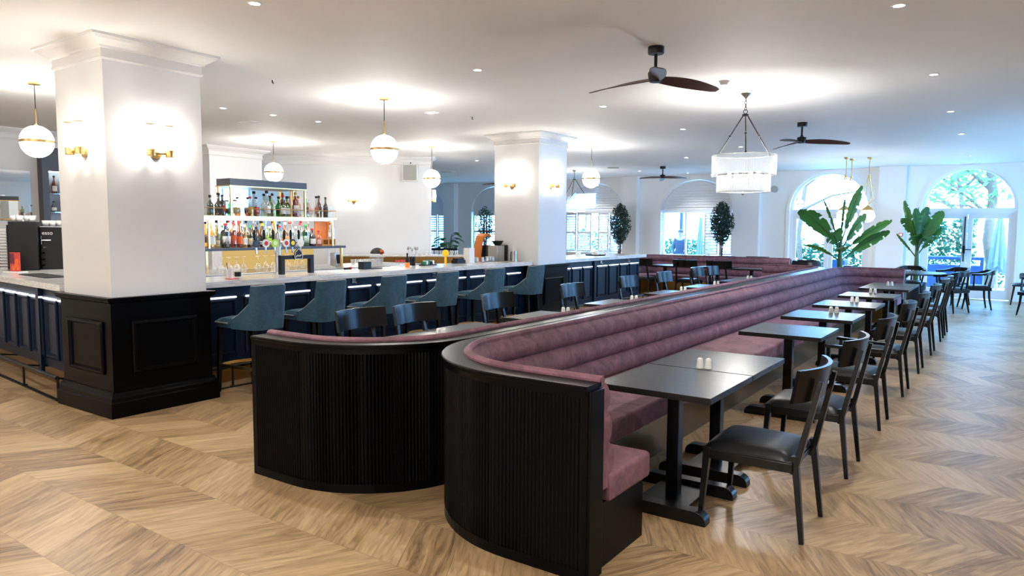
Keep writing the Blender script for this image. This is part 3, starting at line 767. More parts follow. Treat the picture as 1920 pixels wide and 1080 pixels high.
# round table with captain's chairs
t = thing('round_table', 'round dark table with a heavy pedestal by the arched doors', 'table', (-1.95, 17.5, 0))
MB().cyl((0, 0, .72), .80, .03, 48).build('tabletop', 'table', t, .006)
MB().lathe([(.30, 0), (.30, .03), (.10, .06), (.06, .12), (.055, .40), (.075, .55), (.06, .62), (.16, .72)], 24).build('pedestal', 'wood', t)
def captain(label):
    t = thing('captain_chair', label, 'chair', (0, 0, 0), 0, 'captain chairs at the round table')
    for sx, sy in ((-1, -1), (-1, 1), (1, -1), (1, 1)):
        x, y = sx * .21, sy * .20
        MB().tube([(x, y, .44), (x + sx * .01, y + sy * .008, .25), (x + sx * .055, y + sy * .03, 0)], [.024, .021, .015], 8).build('leg', 'wood', t)
    MB().sweep(rect(-.25, -.25, .25, .25), [(0, .40), (0, .46), (-.03, .46), (-.03, .40)], True).build('seat_rail', 'wood', t, .004)
    b = MB()
    b.grid(lambda u, v: (-.25 + .5 * u, -.25 + .5 * v, .46 + .05 * ((1 - abs(2 * u - 1) ** 4) * (1 - abs(2 * v - 1) ** 4)) ** .4), 12, 12); b.box(-.24, -.24, .44, .24, .24, .462)
    b.build('seat', 'leather', t)
    P = [(-.14, -.285), (.02, -.29)] + arc(.02, 0, .29, -90, 90, 16)[1:-1] + [(.02, .29), (-.14, .285)]
    R = []; N = norms(P)
    for (x, y), n in zip(P, N):
        k = max(0, min(1, (x + .05) / .3)); z = .735 + .015 * k; wd = .030; h = .022 + .055 * k ** 3
        R.append([(x - n.x * wd, y - n.y * wd, z - .022), (x + n.x * wd, y + n.y * wd, z - .022), (x + n.x * wd, y + n.y * wd, z + h), (x - n.x * wd, y - n.y * wd, z + h)])
    MB().rings(R, smooth=True).build('curved_arm_rail', 'wood', t)
    for x, y, tx, ty in ((.21, -.2, .26, -.16), (.21, .2, .26, .16), (-.08, -.24, -.09, -.285), (-.08, .24, -.09, .285), (.23, 0, .30, 0)):
        MB().bar((x, y, .44), (tx, ty, .725), .034, .03, .03, .026).build('arm_post', 'wood', t, .003)
    return t
cap0 = captain('captain chair with curved arms right of the round table, in clear view'); cap0.location = (-.66, 18.05, 0); cap0.rotation_euler = (0, 0, .25)
dup(cap0, (-1.05, 17.0, 0), -.55, 'captain chair between the round table and the last chairs of the right row')
dup(cap0, (-1.12, 18.75, 0), .9, 'captain chair on the far right side of the round table')
dup(cap0, (-1.95, 18.75, 0), PI / 2, 'captain chair behind the round table below the second banana plant')
dup(cap0, (-2.95, 17.9, 0), PI - .3, 'captain chair left of the round table, its rail above the banquette end')
st = thing('side_stool', 'dark low stool with splayed legs by the right wall next to the glass door', 'stool', (.22, 19.6, 0))
b = MB(); b.box(-.24, -.2, .42, .24, .2, .45).grid(lambda u, v: (-.24 + .48 * u, -.2 + .4 * v, .45 + .04 * ((1 - abs(2 * u - 1) ** 4) * (1 - abs(2 * v - 1) ** 4)) ** .4), 10, 10); b.build('seat', 'leather', st)
for sx, sy in ((-1, -1), (-1, 1), (1, -1), (1, 1)): MB().bar((sx * .2, sy * .16, .42), (sx * .25, sy * .2, 0), .04, .04, .025, .025).build('leg', 'wood', st)
dup(cap0, (.42, 17.1, 0), 2.2, 'captain chair cut off by the right edge, near the low stool')
tc = thing('tub_chair', 'dark tub chair with a rounded back by the left arched door', 'chair', (-4.3, 19.2, 0))
P = [(-.3, -.28)] + arc(0, 0, .33, -80, 80, 14) + [(-.3, .28)]
MB().sweep(P, [(0, .12), (.02, .80), (-.03, .87), (-.07, .80), (-.07, .12)], smooth=True).build('curved_back', 'leather', tc, label='dark blue-black curved back')
MB().box(-.3, -.26, .2, .24, .26, .45).build('seat', 'leather', tc, .03)
for sx in (-1, 1):
    for sy in (-1, 1): MB().bar((sx * .2, sy * .2, .2), (sx * .23, sy * .23, 0), .04, .04, .025, .025).build('leg', 'wood', tc)
dup(table0, (-4.95, 19.05, 0), 0, 'black table by the left arched door beside the tub chair', 'square black tables at the far banquette')

# salt and pepper shakers
def make_shaker(label):
    b = MB().lathe([(.0, 0), (.023, 0), (.024, .004), (.019, .045), (.0185, .056), (.016, .063), (.008, .068), (0, .069)], 16)
    for k in range(5): b.cyl((.007 * math.cos(k * 1.26), .007 * math.sin(k * 1.26), .066), .0012, .0016, 6)
    o = b.build('salt_shaker', 'white'); return tag(o, label, 'shaker', 'white salt and pepper shakers')
sh0 = None
SH = [((-1.641, 4.492), (-1.59, 4.507), 'the seam of the two nearest tables'), ((-1.609, 8.37), (-1.555, 8.39), 'the fourth right row table'), ((-1.644, 9.80), (-1.588, 9.81), 'the fifth right row table'), ((-1.664, 11.34), (-1.61, 11.35), 'the sixth right row table'), ((-1.668, 13.05), (-1.613, 13.07), 'the last joined right row tables'),
      ((-3.876, 4.504), (-3.835, 4.535), 'the nearest bar side table'), ((-3.893, 6.54), (-3.84, 6.55), 'the bar side table by the third chair'), ((-3.90, 8.22), (-3.85, 8.24), 'the bar side table facing the middle column'), ((-3.93, 9.92), (-3.88, 9.94), 'the fourth bar side table group'), ((-3.93, 11.32), (-3.88, 11.34), 'the fifth bar side table group'), ((-3.92, 13.05), (-3.87, 13.07), 'the bar side table near the far corner')]
for a, b_, where in SH:
    for p, sd in ((a, 'left'), (b_, 'right')):
        l = 'white shaker, %s of the pair on %s' % (sd, where)
        if sh0 is None: sh0 = make_shaker(l); o = sh0
        else: o = sh0.copy(); C.objects.link(o); o['label'] = l
        o.location = (p[0], p[1], .75)

# ------------------------------------------------------------------ bar stools (sitter faces -x)
def make_stool(label):
    t = thing('bar_stool', label, 'bar stool', (0, 0, 0), 0, 'teal velvet bar stools')
    half = [(-.03, -.200), (.0, -.199), (.03, -.197), (.08, -.193), (.14, -.186), (.185, -.178), (.20, -.175)] + arc(.20, -.088, .087, -84, 0, 8)
    P = half + [(x, -y) for x, y in half[::-1]]
    D = []
    for a, b in zip(P, P[1:]):
        for k in range(2): D.append(tuple(Vector(a).lerp(Vector(b), k / 2)))
    D.append(P[-1]); N = norms(D); R = []; edge = []
    for (x, y), n in zip(D, N):
        zt = 1.085 if x > .199 else .75 + .16 * max(0, (x + .03) / .23) ** 1.5
        fl = .05 * max(0, (zt - .75) / .335)
        if x > .199 and abs(y) > .1: zt = 1.085 - .012 * (abs(y) - .1) / .12
        q = lambda off, z, f: (x + n.x * off + f * max(0, min(1, (x + .1) / .3)), y + n.y * off, z)
        zm = .70 if zt < .80 else .76
        R.append([q(-.016, .655, 0), q(.016, .655, 0), q(.019, zm, fl * .25), q(.015, zt, fl), q(-.015, zt, fl), q(-.019, zm, fl * .25)])
        edge.append(q(0, zt + .004, fl))
    bk = MB().rings(R, smooth=True).build('backrest', 'teal', t)
    MB().tube(edge, .0085, 6).build('piping', 'grey', bk)
    b = MB(); b.grid(lambda u, v: (-.315 + .56 * u, (-.212 + .424 * v) * (1 - .24 * u ** 1.5), .70 + .058 * ((1 - abs(2 * u - 1) ** 5) * (1 - abs(2 * v - 1) ** 5)) ** .4), 14, 14); b.prism([(-.305, -.205), (-.02, -.188), (.24, -.150), (.24, .150), (-.02, .188), (-.305, .205)], .655, .702)
    s = b.build('seat', 'teal', t)
    MB().tube([(-.10, -.206, .703), (-.30, -.210, .703), (-.316, -.19, .703), (-.316, .19, .703), (-.30, .210, .703), (-.10, .206, .703)], .007, 6).build('piping', 'grey', s)
    for sx, sy in ((-1, -1), (-1, 1), (1, -1), (1, 1)):
        MB().bar((-.26 if sx < 0 else .20, sy * (.178 if sx < 0 else .125), .66), (-.28 if sx < 0 else .25, sy * (.20 if sx < 0 else .15), 0), .048, .048, .032, .032).build('leg', 'wood', t, .003)
    b = MB(); z = .27
    b.bar((-.27, -.19, z), (.235, -.145, z), .022, .03).bar((-.27, .19, z), (.235, .145, z), .022, .03)
    q = [(-.27 - .05 * math.sin(PI * i / 10), -.19 + .38 * i / 10, z) for i in range(11)]
    for a, c in zip(q, q[1:]): b.bar(a, c, .022, .03)
    b.bar((.235, -.145, z), (.235, .145, z), .018, .024)
    b.build('footrest', 'brass', t)
    return t
SL = ['teal velvet bar stool nearest the thick white column', 'teal velvet bar stool second from the thick white column', 'teal velvet bar stool third from the thick white column', 'teal velvet bar stool fourth from the thick white column', 'teal velvet bar stool fifth from the thick white column, second from the middle column', 'teal velvet bar stool farthest along the bar, against the middle column']
stool0 = None
for i, y in enumerate([4.36, 5.15, 6.09, 7.06, 8.08, 9.12]):
    if stool0 is None: stool0 = make_stool(SL[0]); stool0.location = (-6.18, y, 0)
    else: dup(stool0, (-6.18, y, 0), 0, SL[i])
# ------------------------------------------------------------------ the bar (fronts are built along local x, facing local -y)
def bar_cabinet(label, loc, rz, L, panels, posts, rail=True, hooks=(), depth=.42):
    t = thing('bar_cabinet', label, 'bar', loc, rz, 'panelled bar fronts under the marble')
    MB().box(0, 0, .20, L, depth, 1.03).build('front_board', 'navy', t)
    for a, b_ in panels:
        p = MB(); moulding_panel(p, 'y', a, b_, .30, .90, 0, -1); p.box(a + .045, -.004, .345, b_ - .045, 0, .855)
        p = p.build('panel', 'navy', t)
        MB().box(a + .01, -.034, .902, b_ - .01, -.004, .918).build('glow_strip', 'panel_glint', p)  # highlight along the panel's top bevel, made as a glowing strip, no lamp
    for x in posts: MB().box(x - .045, -.035, .12, x + .045, 0, 1.03).build('post', 'navy', t, .003)
    MB().box(0, .09, 0, L, .12, .20).build('kick_plate', 'bronze', t)
    MB().box(0, -.20, 0, L, -.165, .010).build('floor_strip', 'plastic', t)
    if rail:
        MB().tube([(0.02, -.18, .215), (L - .02, -.18, .215)], .019, 12).build('foot_rail', 'iron', t)
        x = .35
        while x < L:
            b = MB().tube([(x, -.18, .01), (x, -.18, .21)], .011, 8).cyl((x, -.18, .008), .03, .008, 12).tube([(x, -.18, .215), (x, .09, .17)], .009, 8)
            b.build('rail_post', 'iron', t); x += .98
    for x in hooks:
        b = MB().box(x - .03, -.012, .955, x + .03, 0, 1.01).tube([(x, -.01, .965), (x, -.05, .955), (x, -.055, .975)], .006, 6).tube([(x, -.01, 1.0), (x, -.035, 1.0), (x, -.04, 1.012)], .006, 6)
        b.build('bag_hook', 'chrome', t)
    return t
pr = [(.15 + .483 * i, .53 + .483 * i) for i in range(12)]
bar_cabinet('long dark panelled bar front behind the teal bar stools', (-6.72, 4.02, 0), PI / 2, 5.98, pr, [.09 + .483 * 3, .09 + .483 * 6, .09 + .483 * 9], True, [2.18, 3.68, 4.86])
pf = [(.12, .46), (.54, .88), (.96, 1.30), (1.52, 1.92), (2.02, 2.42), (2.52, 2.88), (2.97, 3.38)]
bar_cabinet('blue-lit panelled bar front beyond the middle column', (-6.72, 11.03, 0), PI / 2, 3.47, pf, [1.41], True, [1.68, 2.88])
WA = math.atan2(-.40, 4.3)
pw = [(.1 + .42 * i, .44 + .42 * i) for i in range(10)]
bar_cabinet('dark panelled bar front left of the thick white column, with a foot rail', (-11.55, 3.62, 0), WA, 4.28, pw, [3.30, 1.62], True)
def counter(label, pts, loc=(0, 0, 0), rz=0.0):
    o = MB().prism(pts, 1.03, 1.0585).prism([(x * .9995, y * .9995) for x, y in pts], 1.0585, 1.0615).prism(pts, 1.0615, 1.09).build('bar_counter', 'marble', None, .004, loc, rz)
    return tag(o, label, 'counter', 'white marble worktops')
counter('white marble worktop running along the bar stools', rect(-7.30, 4.005, -6.58, 10.04))
counter('white marble worktop of the bar beyond the middle column', rect(-7.60, 11.01, -6.58, 14.56))
counter('white marble worktop left of the thick white column, holding the coffee machine', [(0, -.13), (4.27, -.13), (4.27, .62), (3.85, .62), (3.85, 1.08), (0, 1.08)], (-11.55, 3.62, 0), WA)

# back bar island -----------------------------------------------------------------
t = thing('back_bar_cabinet', 'back bar cabinet with a steel top under the bottle shelves', 'cabinet', (0, 0, 0))
MB().box(-9.1, 4.9, 0, -8.12, 9.0, 1.0).build('body', 'navy', t)
MB().box(-9.12, 4.88, 1.0, -8.08, 9.02, 1.045).build('worktop', 'steel', t, .004)
t = thing('bottle_shelf', 'brass framed two tier bottle shelf with charcoal canopy and light strip', 'shelf unit', (0, 0, 0))
MB().box(-8.98, 5.30, 1.325, -8.5, 7.70, 1.36).build('lower_shelf', 'canopy', t, .003)
u = MB().box(-8.95, 5.30, 1.755, -8.5, 7.52, 1.785).build('upper_shelf', 'brass', t)
MB().box(-8.60, 5.34, 1.737, -8.52, 7.40, 1.755).build('glow_strip', 'led', u)
MB().box(-8.78, 5.70, 2.185, -8.48, 6.95, 2.275).build('canopy', 'canopy', t)
b = MB().box(-8.79, 5.69, 2.17, -8.47, 6.96, 2.185); b.build('canopy_trim', 'brass', t)
MB().box(-8.80, 5.74, 1.785, -8.785, 6.92, 2.17).build('mirror_back', 'mirror', t)
MB().box(-8.96, 5.40, 1.36, -8.945, 6.9, 1.755).build('mirror_back', 'mirror', t)
MB().box(-8.94, 5.86, 1.05, -8.92, 7.42, 1.32).build('gold_backlight', 'backlit', t)
for y in (5.40, 6.42, 7.45):
    MB().box(-8.53, y - .012, 1.36, -8.505, y + .012, 1.755).build('post', 'brass', t)
for x, y in ((-8.50, 5.72), (-8.50, 6.93), (-8.76, 5.72), (-8.76, 6.93)):
    MB().box(x - .012, y - .012, 1.785, x + .012, y + .012, 2.17).build('post', 'brass', t)
for y in (5.36, 7.63): MB().box(-8.54, y - .016, 1.045, -8.508, y + .016, 1.325).build('post', 'brass', t)
b = MB()
for z in (1.885,): b.tube([(-8.95, 7.515, z), (-8.505, 7.515, z), (-8.505, 5.30, z)], .006, 6)
for y in (5.31, 5.75, 6.05, 6.42, 6.9, 7.2, 7.515): b.tube([(-8.505, y, 1.785), (-8.505, y, 1.885)], .005, 6)
b.build('gallery_rail', 'brass', t)

# bottles -------------------------------------------------------------------------
def bottle(label, x, y, z, h, r, col, cap, lab, group, shape=0, liquid=None):
    t = thing('bottle', label, 'bottle', (x, y, z), 0, group)
    sh = h * (.62 if shape == 0 else .55 if shape == 1 else .70); nk = r * .36
    prof = [(0, 0), (r * .95, 0), (r, .008), (r, sh * .86), (r * .93, sh * .93), (nk * 1.35, sh + h * .06), (nk, sh + h * .10), (nk, h * .93), (nk * 1.15, h * .935), (nk * 1.15, h * .955), (0, h * .956)]
    if shape == 2: prof = [(0, 0), (r, 0), (r * 1.04, .01), (r, sh * .95), (r * .8, sh), (nk * 1.3, sh + h * .03), (nk, sh + h * .05), (nk, h * .95), (0, h * .951)]
    if shape == 3: prof = [(0, 0), (r * .8, 0), (r * 1.15, h * .2), (r * 1.1, h * .36), (r * .6, h * .5), (nk, h * .6), (nk, h * .95), (0, h * .951)]
    MB().lathe(prof, 18).build('glass_body', bottle_glass(col), t)
    if liquid:
        k = [(0, .006), (r * .9, .006), (r * .93, .012), (r * .93, sh * .7), (0, sh * .7)]
        if shape == 3: k = [(0, .006), (r * .7, .006), (r * 1.05, h * .2), (r * 1.0, h * .33), (0, h * .33)]
        MB().lathe(k, 18).build('liquid', bottle_glass(liquid, .97), t)
    MB().lathe([(nk * 1.2, h * .90), (nk * 1.25, h * .905), (nk * 1.25, h), (0, h)], 12).build('cap', paint(cap), t)
    if lab:
        z0, z1 = (sh * .22, sh * .68); R = r * (1.10 if shape == 3 else 1.02); n = 10
        P = [(R * math.cos(math.radians(-70 + 140 * i / n)), R * math.sin(math.radians(-70 + 140 * i / n))) for i in range(n + 1)]
        MB().rings([[(px, py, z0), (px, py, z1)] for px, py in P], closed_ring=False, caps=False).build('label', paint(lab), t)
    return t
CLR, GRN, AMB, DRK, RUB, PNK, PGR = (238, 244, 242), (60, 170, 84), (226, 140, 50), (58, 44, 38), (150, 40, 46), (250, 214, 204), (206, 236, 150)
BLK, WHT, RED, GLD, CRM = (26, 26, 28), (240, 238, 232), (200, 44, 44), (204, 160, 76), (222, 200, 160)
UP = [(5.54, .27, .040, (40, 110, 70), BLK, None, 'dark green'), (5.63, .30, .048, DRK, BLK, BLK, 'black, wide shouldered'), (5.72, .28, .042, (40, 30, 28), BLK, RED, 'black with a red label'), (5.81, .28, .034, (90, 200, 150), GRN, None, 'slim pale green'),
      (5.91, .22, .062, (236, 216, 182), GLD, CRM, 'short cream labelled'), (6.11, .27, .045, CLR, RED, GLD, 'orange filled round'), (6.24, .27, .043, CLR, BLK, RED, 'red-orange filled'), (6.38, .36, .050, CLR, BLK, WHT, 'tall clear black capped'), (6.51, .33, .042, (244, 240, 214), BLK, None, 'pale yellow clear'),
      (6.65, .31, .047, GRN, RED, WHT, 'bright green red capped'), (6.76, .30, .047, GRN, BLK, WHT, 'bright green black capped'), (6.87, .36, .042, (170, 50, 70), GLD, WHT, 'dark pink gold capped'), (6.96, .31, .044, PNK, GLD, WHT, 'pale pink'), (7.06, .31, .040, (210, 204, 150), WHT, (120, 80, 60), 'yellowish brown labelled'),
      (7.16, .29, .045, CLR, WHT, PNK, 'clear pink labelled'), (7.255, .32, .042, CLR, BLK, (150, 90, 50), 'clear with a brown band'), (7.345, .33, .042, (150, 66, 34), BLK, (70, 30, 24), 'dark amber'), (7.43, .31, .036, (70, 70, 40), BLK, (60, 60, 40), 'dark olive slim')]
for i, (y, h, r, c, cap, lab, d) in enumerate(UP):
    bottle('%s bottle, %s from left on upper shelf' % (d, ORD[i]), -8.64 + (.0 if i % 2 else -.05), y, 1.785, h, r, c, cap, lab, 'bottles on the upper shelf', (0, 1, 2, 0, 2, 3, 3, 0, 0)[i % 9] if i not in (9, 10) else 0, AMB if i == 5 else ((196, 70, 40) if i == 6 else None))
tag(MB().lathe([(0, 0), (.03, 0), (.032, .005), (.018, .06), (.034, .12), (.032, .17)], 16).build('glass_vase', 'glass', None, 0, (-8.62, 7.49, 1.785)), 'small clear vase at the right end of the upper bottle shelf', 'vase')
LO = [(5.50, .36, .050, CLR, WHT, WHT, 'clear white labelled'), (5.58, .22, .036, (244, 226, 190), GLD, CRM, 'short beige'), (5.71, .33, .062, (74, 30, 34), RED, WHT, 'dark red big bellied'), (5.825, .35, .046, AMB, RED, (210, 90, 40), 'square amber'), (5.915, .36, .042, AMB, RED, (230, 110, 50), 'amber with slanted red label'),
      (5.995, .31, .040, (246, 214, 130), WHT, WHT, 'pale amber'), (6.085, .30, .038, (120, 130, 60), GRN, CRM, 'olive with cream label'), (6.18, .28, .038, (36, 60, 44), BLK, None, 'dark green'), (6.285, .33, .040, (130, 60, 34), (250, 200, 40), BLK, 'brown yellow capped'), (6.395, .29, .046, PGR, WHT, (196, 226, 110), 'lime green labelled'),
      (6.57, .30, .042, CLR, RED, (240, 150, 60), 'clear orange labelled'), (6.66, .35, .042, (246, 170, 80), WHT, (250, 190, 60), 'orange filled'), (6.745, .36, .045, CLR, RED, PNK, 'clear pink rose labelled'), (6.845, .29, .048, CLR, WHT, None, 'frosted clear'), (6.93, .34, .040, CLR, RED, WHT, 'clear red capped'),
      (7.03, .32, .050, (40, 160, 84), GRN, (220, 236, 226), 'bright green white labelled'), (7.15, .26, .052, (30, 28, 30), RED, WHT, 'black with white diamond label'), (7.27, .23, .042, PNK, RED, (250, 190, 170), 'short pale pink')]
for i, (y, h, r, c, cap, lab, d) in enumerate(LO):
    bottle('%s bottle, %s from left in lower shelf front row' % (d, ORD[i]), -8.62, y, 1.36, h, r, c, cap, lab, 'front row bottles on the lower shelf', 2 if i in (2, 3, 15) else (3 if i == 1 else 0))
LB = [(5.76, WHT, CLR), (5.88, RED, (250, 220, 180)), (6.05, GRN, CLR), (6.15, BLK, (220, 190, 120)), (6.26, WHT, (150, 90, 50)), (6.47, WHT, CLR), (6.60, (250, 200, 40), (244, 196, 70)), (6.80, RED, CLR), (6.93, WHT, CLR), (7.09, RED, CLR), (7.22, WHT, PNK)]
for i, (y, cap, c) in enumerate(LB):
    bottle('%s bottle, %s from left in lower shelf back row' % ({WHT: 'white capped', RED: 'red capped', GRN: 'green capped', BLK: 'black capped'}.get(cap, 'yellow capped'), ORD[i]), -8.80, y, 1.36, .37, .040, c, cap, WHT if i % 2 else None, 'back row bottles on the lower shelf')
t = thing('display_stand', 'amber wooden display stand with an orange picture panel at the shelf end', 'stand', (-8.70, 7.46, 1.36))
b = MB().box(-.08, -.12, 0, .08, .14, .02).box(-.08, -.12, .09, .08, .14, .105).box(-.08, -.12, .02, .08, -.10, .09).box(-.08, .12, .02, .08, .14, .09).box(-.08, 0, .02, .08, .015, .09).box(-.08, .118, .10, -.05, .14, .38)
b.build('stand', 'amberwood', t); MB().box(-.10, -.12, .105, -.085, .14, .37).build('picture_panel', 'orange', t)
bottle('small white bottle on the amber display stand', -8.68, 7.54, 1.465, .24, .036, CLR, RED, WHT, 'bottles on the display stand')
tag(MB().lathe([(0, 0), (.05, 0), (.05, .012), (.042, .02), (.042, .27), (.03, .28), (.01, .32)], 18).build('glass_dispenser', 'glass', None, 0, (-8.74, 7.63, 1.36)), 'tall clear dispenser at the right end of the lower shelf', 'dispenser')

# glasses -------------------------------------------------------------------------
wg = MB().lathe([(.034, 0), (.044, .045), (.046, .07), (.030, .105), (.006, .125), (.004, .19), (.006, .20), (.034, .206), (.034, .209), (0, .209)], 18).mesh('wine_glass', 'glass')
def inst(me, name, loc, label, cat, group, rz=0):
    o = bpy.data.objects.new(name, me); C.objects.link(o); o.location = loc; o.rotation_euler = (0, 0, rz); return tag(o, label, cat, group)
G1 = [5.33, 5.44, 5.55, 5.66, 5.77, 5.38, 5.50, 5.61]
for i, y in enumerate(G1):
    inst(wg, 'wine_glass', (-8.33 if i < 5 else -8.24, y, 1.045), 'upturned wine glass, %s from the left in the %s row beside the thick column' % (ORD[i if i < 5 else i - 5], 'back' if i < 5 else 'front'), 'wine glass', 'upturned wine glasses near the column')
for i, y in enumerate([5.99, 6.11, 6.23, 6.33, 6.47, 6.61, 6.73]):
    inst(wg, 'wine_glass', (-8.33, y, 1.045), 'upturned wine glass, %s from the left in front of the gold backlight' % ORD[i], 'wine glass', 'upturned wine glasses before the gold panel')
tg = MB().lathe([(0, .004), (.030, 0), (.040, .10), (.037, .10), (.028, .01), (0, .01)], 16).mesh('tumbler', 'glass')
for i, y in enumerate([7.80, 7.90, 8.00, 8.10, 8.20, 8.30, 8.40, 7.85, 7.95, 8.05, 8.15, 8.25]):
    inst(tg, 'tumbler', (-8.45 if i < 7 else -8.34, y, 1.045), 'clear tumbler, %s from the left in the %s row right of the shelf post' % (ORD[i if i < 7 else i - 7], 'back' if i < 7 else 'front'), 'tumbler', 'tumblers on the steel back bar')
jug = MB().lathe([(0, 0), (.06, 0), (.075, .03), (.05, .20), (.055, .26), (.06, .27)], 18).build('glass_jug', 'glass', None, 0, (-8.30, 7.25, 1.045)); tag(jug, 'clear glass jug on the steel back bar right of the gold backlight', 'jug')
t = thing('napkin_dispenser', 'steel napkin box beneath the right end of the lower shelf', 'dispenser', (-8.75, 7.72, 1.045)); MB().box(-.06, -.07, 0, .06, .07, .20).build('box', 'steel', t, .006); MB().box(.06, -.05, .03, .064, .05, .17).build('front', 'plastic', t)
t = thing('cake_dome', 'dark copper dome on a glass stand behind the tumblers', 'cake dome', (-8.55, 8.42, 1.045))
MB().lathe([(.06, 0), (.06, .01), (.015, .02), (.015, .10), (.13, .11), (.13, .12), (0, .12)], 24).build('stand', 'glass', t); MB().ball((0, 0, .17), .115, 24, 10, .85, 0, 90).build('dome', 'hair', t); MB().ball((.09, 0, .20), .045, 12, 8).build('copper_knob', 'copper', t)

# beer taps -----------------------------------------------------------------------
t = thing('beer_tower', 'chrome beer tower with six round tap badges standing on the bar', 'beer tower', (-7.12, 5.40, 1.09))
MB().cyl((0, 0, 0), .055, .02, 24).cyl((0, 0, .02), .034, .46, 24).build('column', 'chrome', t)
MB().tube([(0, -.37, .37), (0, .34, .37)], .020, 12).build('crossbar', 'chrome', t)
for dy, bc, ic in ((-.355, (40, 52, 60), (70, 80, 90)), (-.228, WHT, RED), (-.104, (170, 220, 60), (236, 246, 200)), (.052, WHT, RED), (.144, BLK, (250, 224, 40)), (.262, WHT, (236, 232, 226))):
    tp = MB().tube([(0, dy, .37), (.06, dy, .37), (.075, dy, .355), (.078, dy, .25)], .010, 8).build('tap', 'chrome', t)
    MB().lathe([(.009, 0), (.014, .05), (.015, .12), (.008, .135)], 10, (.05, dy, .385)).build('handle', 'plastic', tp)
    MB().cyl((.078, dy, .365), .047, .012, 24, axis=(1, 0, 0)).build('badge', paint(bc), tp)
    MB().cyl((.0905, dy, .365), .026, .002, 20, axis=(1, 0, 0)).build('badge_mark', paint(ic), tp)
t = thing('beer_font', 'black arched beer font with an oval crest standing on the bar', 'beer font', (-7.02, 5.58, 1.09))
MB().box(-.03, -.24, 0, .03, -.185, .22).box(-.03, .185, 0, .03, .24, .22).box(-.03, -.185, .175, .03, .185, .22).build('frame', 'plastic', t, .004)
pt = [(-.06, .17), (-.066, .21), (-.05, .265), (0, .31), (.05, .265), (.066, .21), (.06, .17)]
MB().rings([[(.031, y, z) for y, z in pt], [(.046, y, z) for y, z in pt]], smooth=False).build('crest', 'iron', t, .004)
MB().tube([(.047, y * .86, .17 + (z - .17) * .88 + .006) for y, z in pt], .004, 6, True).build('crest_border', 'white', t)
MB().tube([(.047, -.04, .20), (.047, -.02, .222), (.047, -.012, .205), (.047, .005, .226), (.047, .012, .206), (.047, .035, .226)], .0055, 6).build('crest_script', 'white', t)

# things on the marble ------------------------------------------------------------
def simple(name, label, cat, parts, loc, group=None, rz=0):
    t = thing(name, label, cat, loc, rz, group)
    for nm, b, m in parts: b.build(nm, m, t)
    return t
simple('drink_cup', 'white paper cup with a black straw by the thick column', 'cup', [('cup', MB().lathe([(0, 0), (.03, 0), (.042, .10), (.039, .10), (.028, .006)], 18), 'white'), ('straw', MB().tube([(0, 0, .01), (.02, -.05, .17)], .004, 6), 'plastic')], (-6.92, 4.62, 1.09))
simple('storage_jar', 'small dark printed jar beside the paper cup', 'jar', [('jar', MB().cyl((0, 0, 0), .034, .075, 18), 'glass'), ('print', MB().cyl((0, 0, .01), .0345, .05, 18), 'plastic')], (-6.98, 4.76, 1.09))
tag(MB().box(-.05, -.05, 0, .05, .05, .006).build('red_coaster', 'red', None, 0, (-6.82, 4.58, 1.09)), 'red coaster on the marble in front of the paper cup', 'coaster')
simple('napkin_caddy', 'black square caddy on the marble above the second and third bar stools', 'caddy', [('box', MB().box(-.05, -.07, 0, .05, .07, .10), 'plastic'), ('tray', MB().box(-.06, .07, 0, .06, .26, .012), 'plastic')], (-7.06, 6.72, 1.09))
simple('pepper_mill', 'small dark mill with a red top lying left of the black caddy', 'mill', [('body', MB().tube([(0, 0, .02), (0, .1, .02)], .016, 10), 'plastic'), ('top', MB().ball((0, .11, .022), .02, 10, 8), 'red')], (-7.10, 6.40, 1.09))
t = thing('jar_tray', 'white tray of jars with red lids near the orange sauce bottle', 'tray', (-7.16, 7.52, 1.09)); MB().box(-.07, -.14, 0, .07, .14, .012).build('tray', 'white', t)
for k in range(4):
    j = MB().cyl((.02, -.10 + .066 * k, .012), .028, .06, 14).build('jar', 'glass', t); MB().cyl((.02, -.10 + .066 * k, .072), .03, .02, 14).build('lid', 'red', j)
simple('sauce_bottle', 'orange sauce bottle with black neck standing on the marble', 'bottle', [('body', MB().lathe([(0, 0), (.03, 0), (.03, .07)], 16), 'orangefix'), ('neck', MB().lathe([(.031, .07), (.028, .10), (.012, .14), (.012, .20), (0, .20)], 16), 'plastic')], (-6.95, 7.42, 1.09))
t = thing('utensil_holder', 'dark holder full of steel whisks and bar spoons', 'utensil holder', (-7.45, 7.85, 1.045)); t.location = (-7.22, 7.82, 1.09)
MB().lathe([(0, 0), (.04, 0), (.045, .13), (.04, .13), (.036, .01)], 16).build('holder', 'plastic', t)
r = random.Random(5)
for k in range(7):
    a = k * .9; e = Vector((.07 * math.cos(a), .07 * math.sin(a), .23 + .03 * r.random())); b = MB().tube([(.02 * math.cos(a), .02 * math.sin(a), .02), e], .003, 6).ball(e, .016, 8, 6, 1.5); b.build('utensil', 'steel', t)
t = thing('garnish_caddy', 'dark caddy of tea bags with a green packet on the marble', 'caddy', (-7.10, 8.02, 1.09)); MB().box(-.06, -.13, 0, .06, .13, .015).build('tray', 'plastic', t)
for k in range(5): MB().box(-.04, -.11 + k * .045, .015, .04, -.085 + k * .045, .06 + .01 * (k % 3)).build('packet', ('greenp', 'white', 'greenp', 'plastic', 'white')[k], t)
simple('lemon_squeezer', 'bright yellow lemon squeezer standing on the marble', 'squeezer', [('handle', MB().tube([(0, 0, 0), (0, 0, .12)], .018, 12), 'yellow'), ('head', MB().ball((0, 0, .165), .056, 18, 12), 'yellow')], (-7.10, 8.42, 1.09))
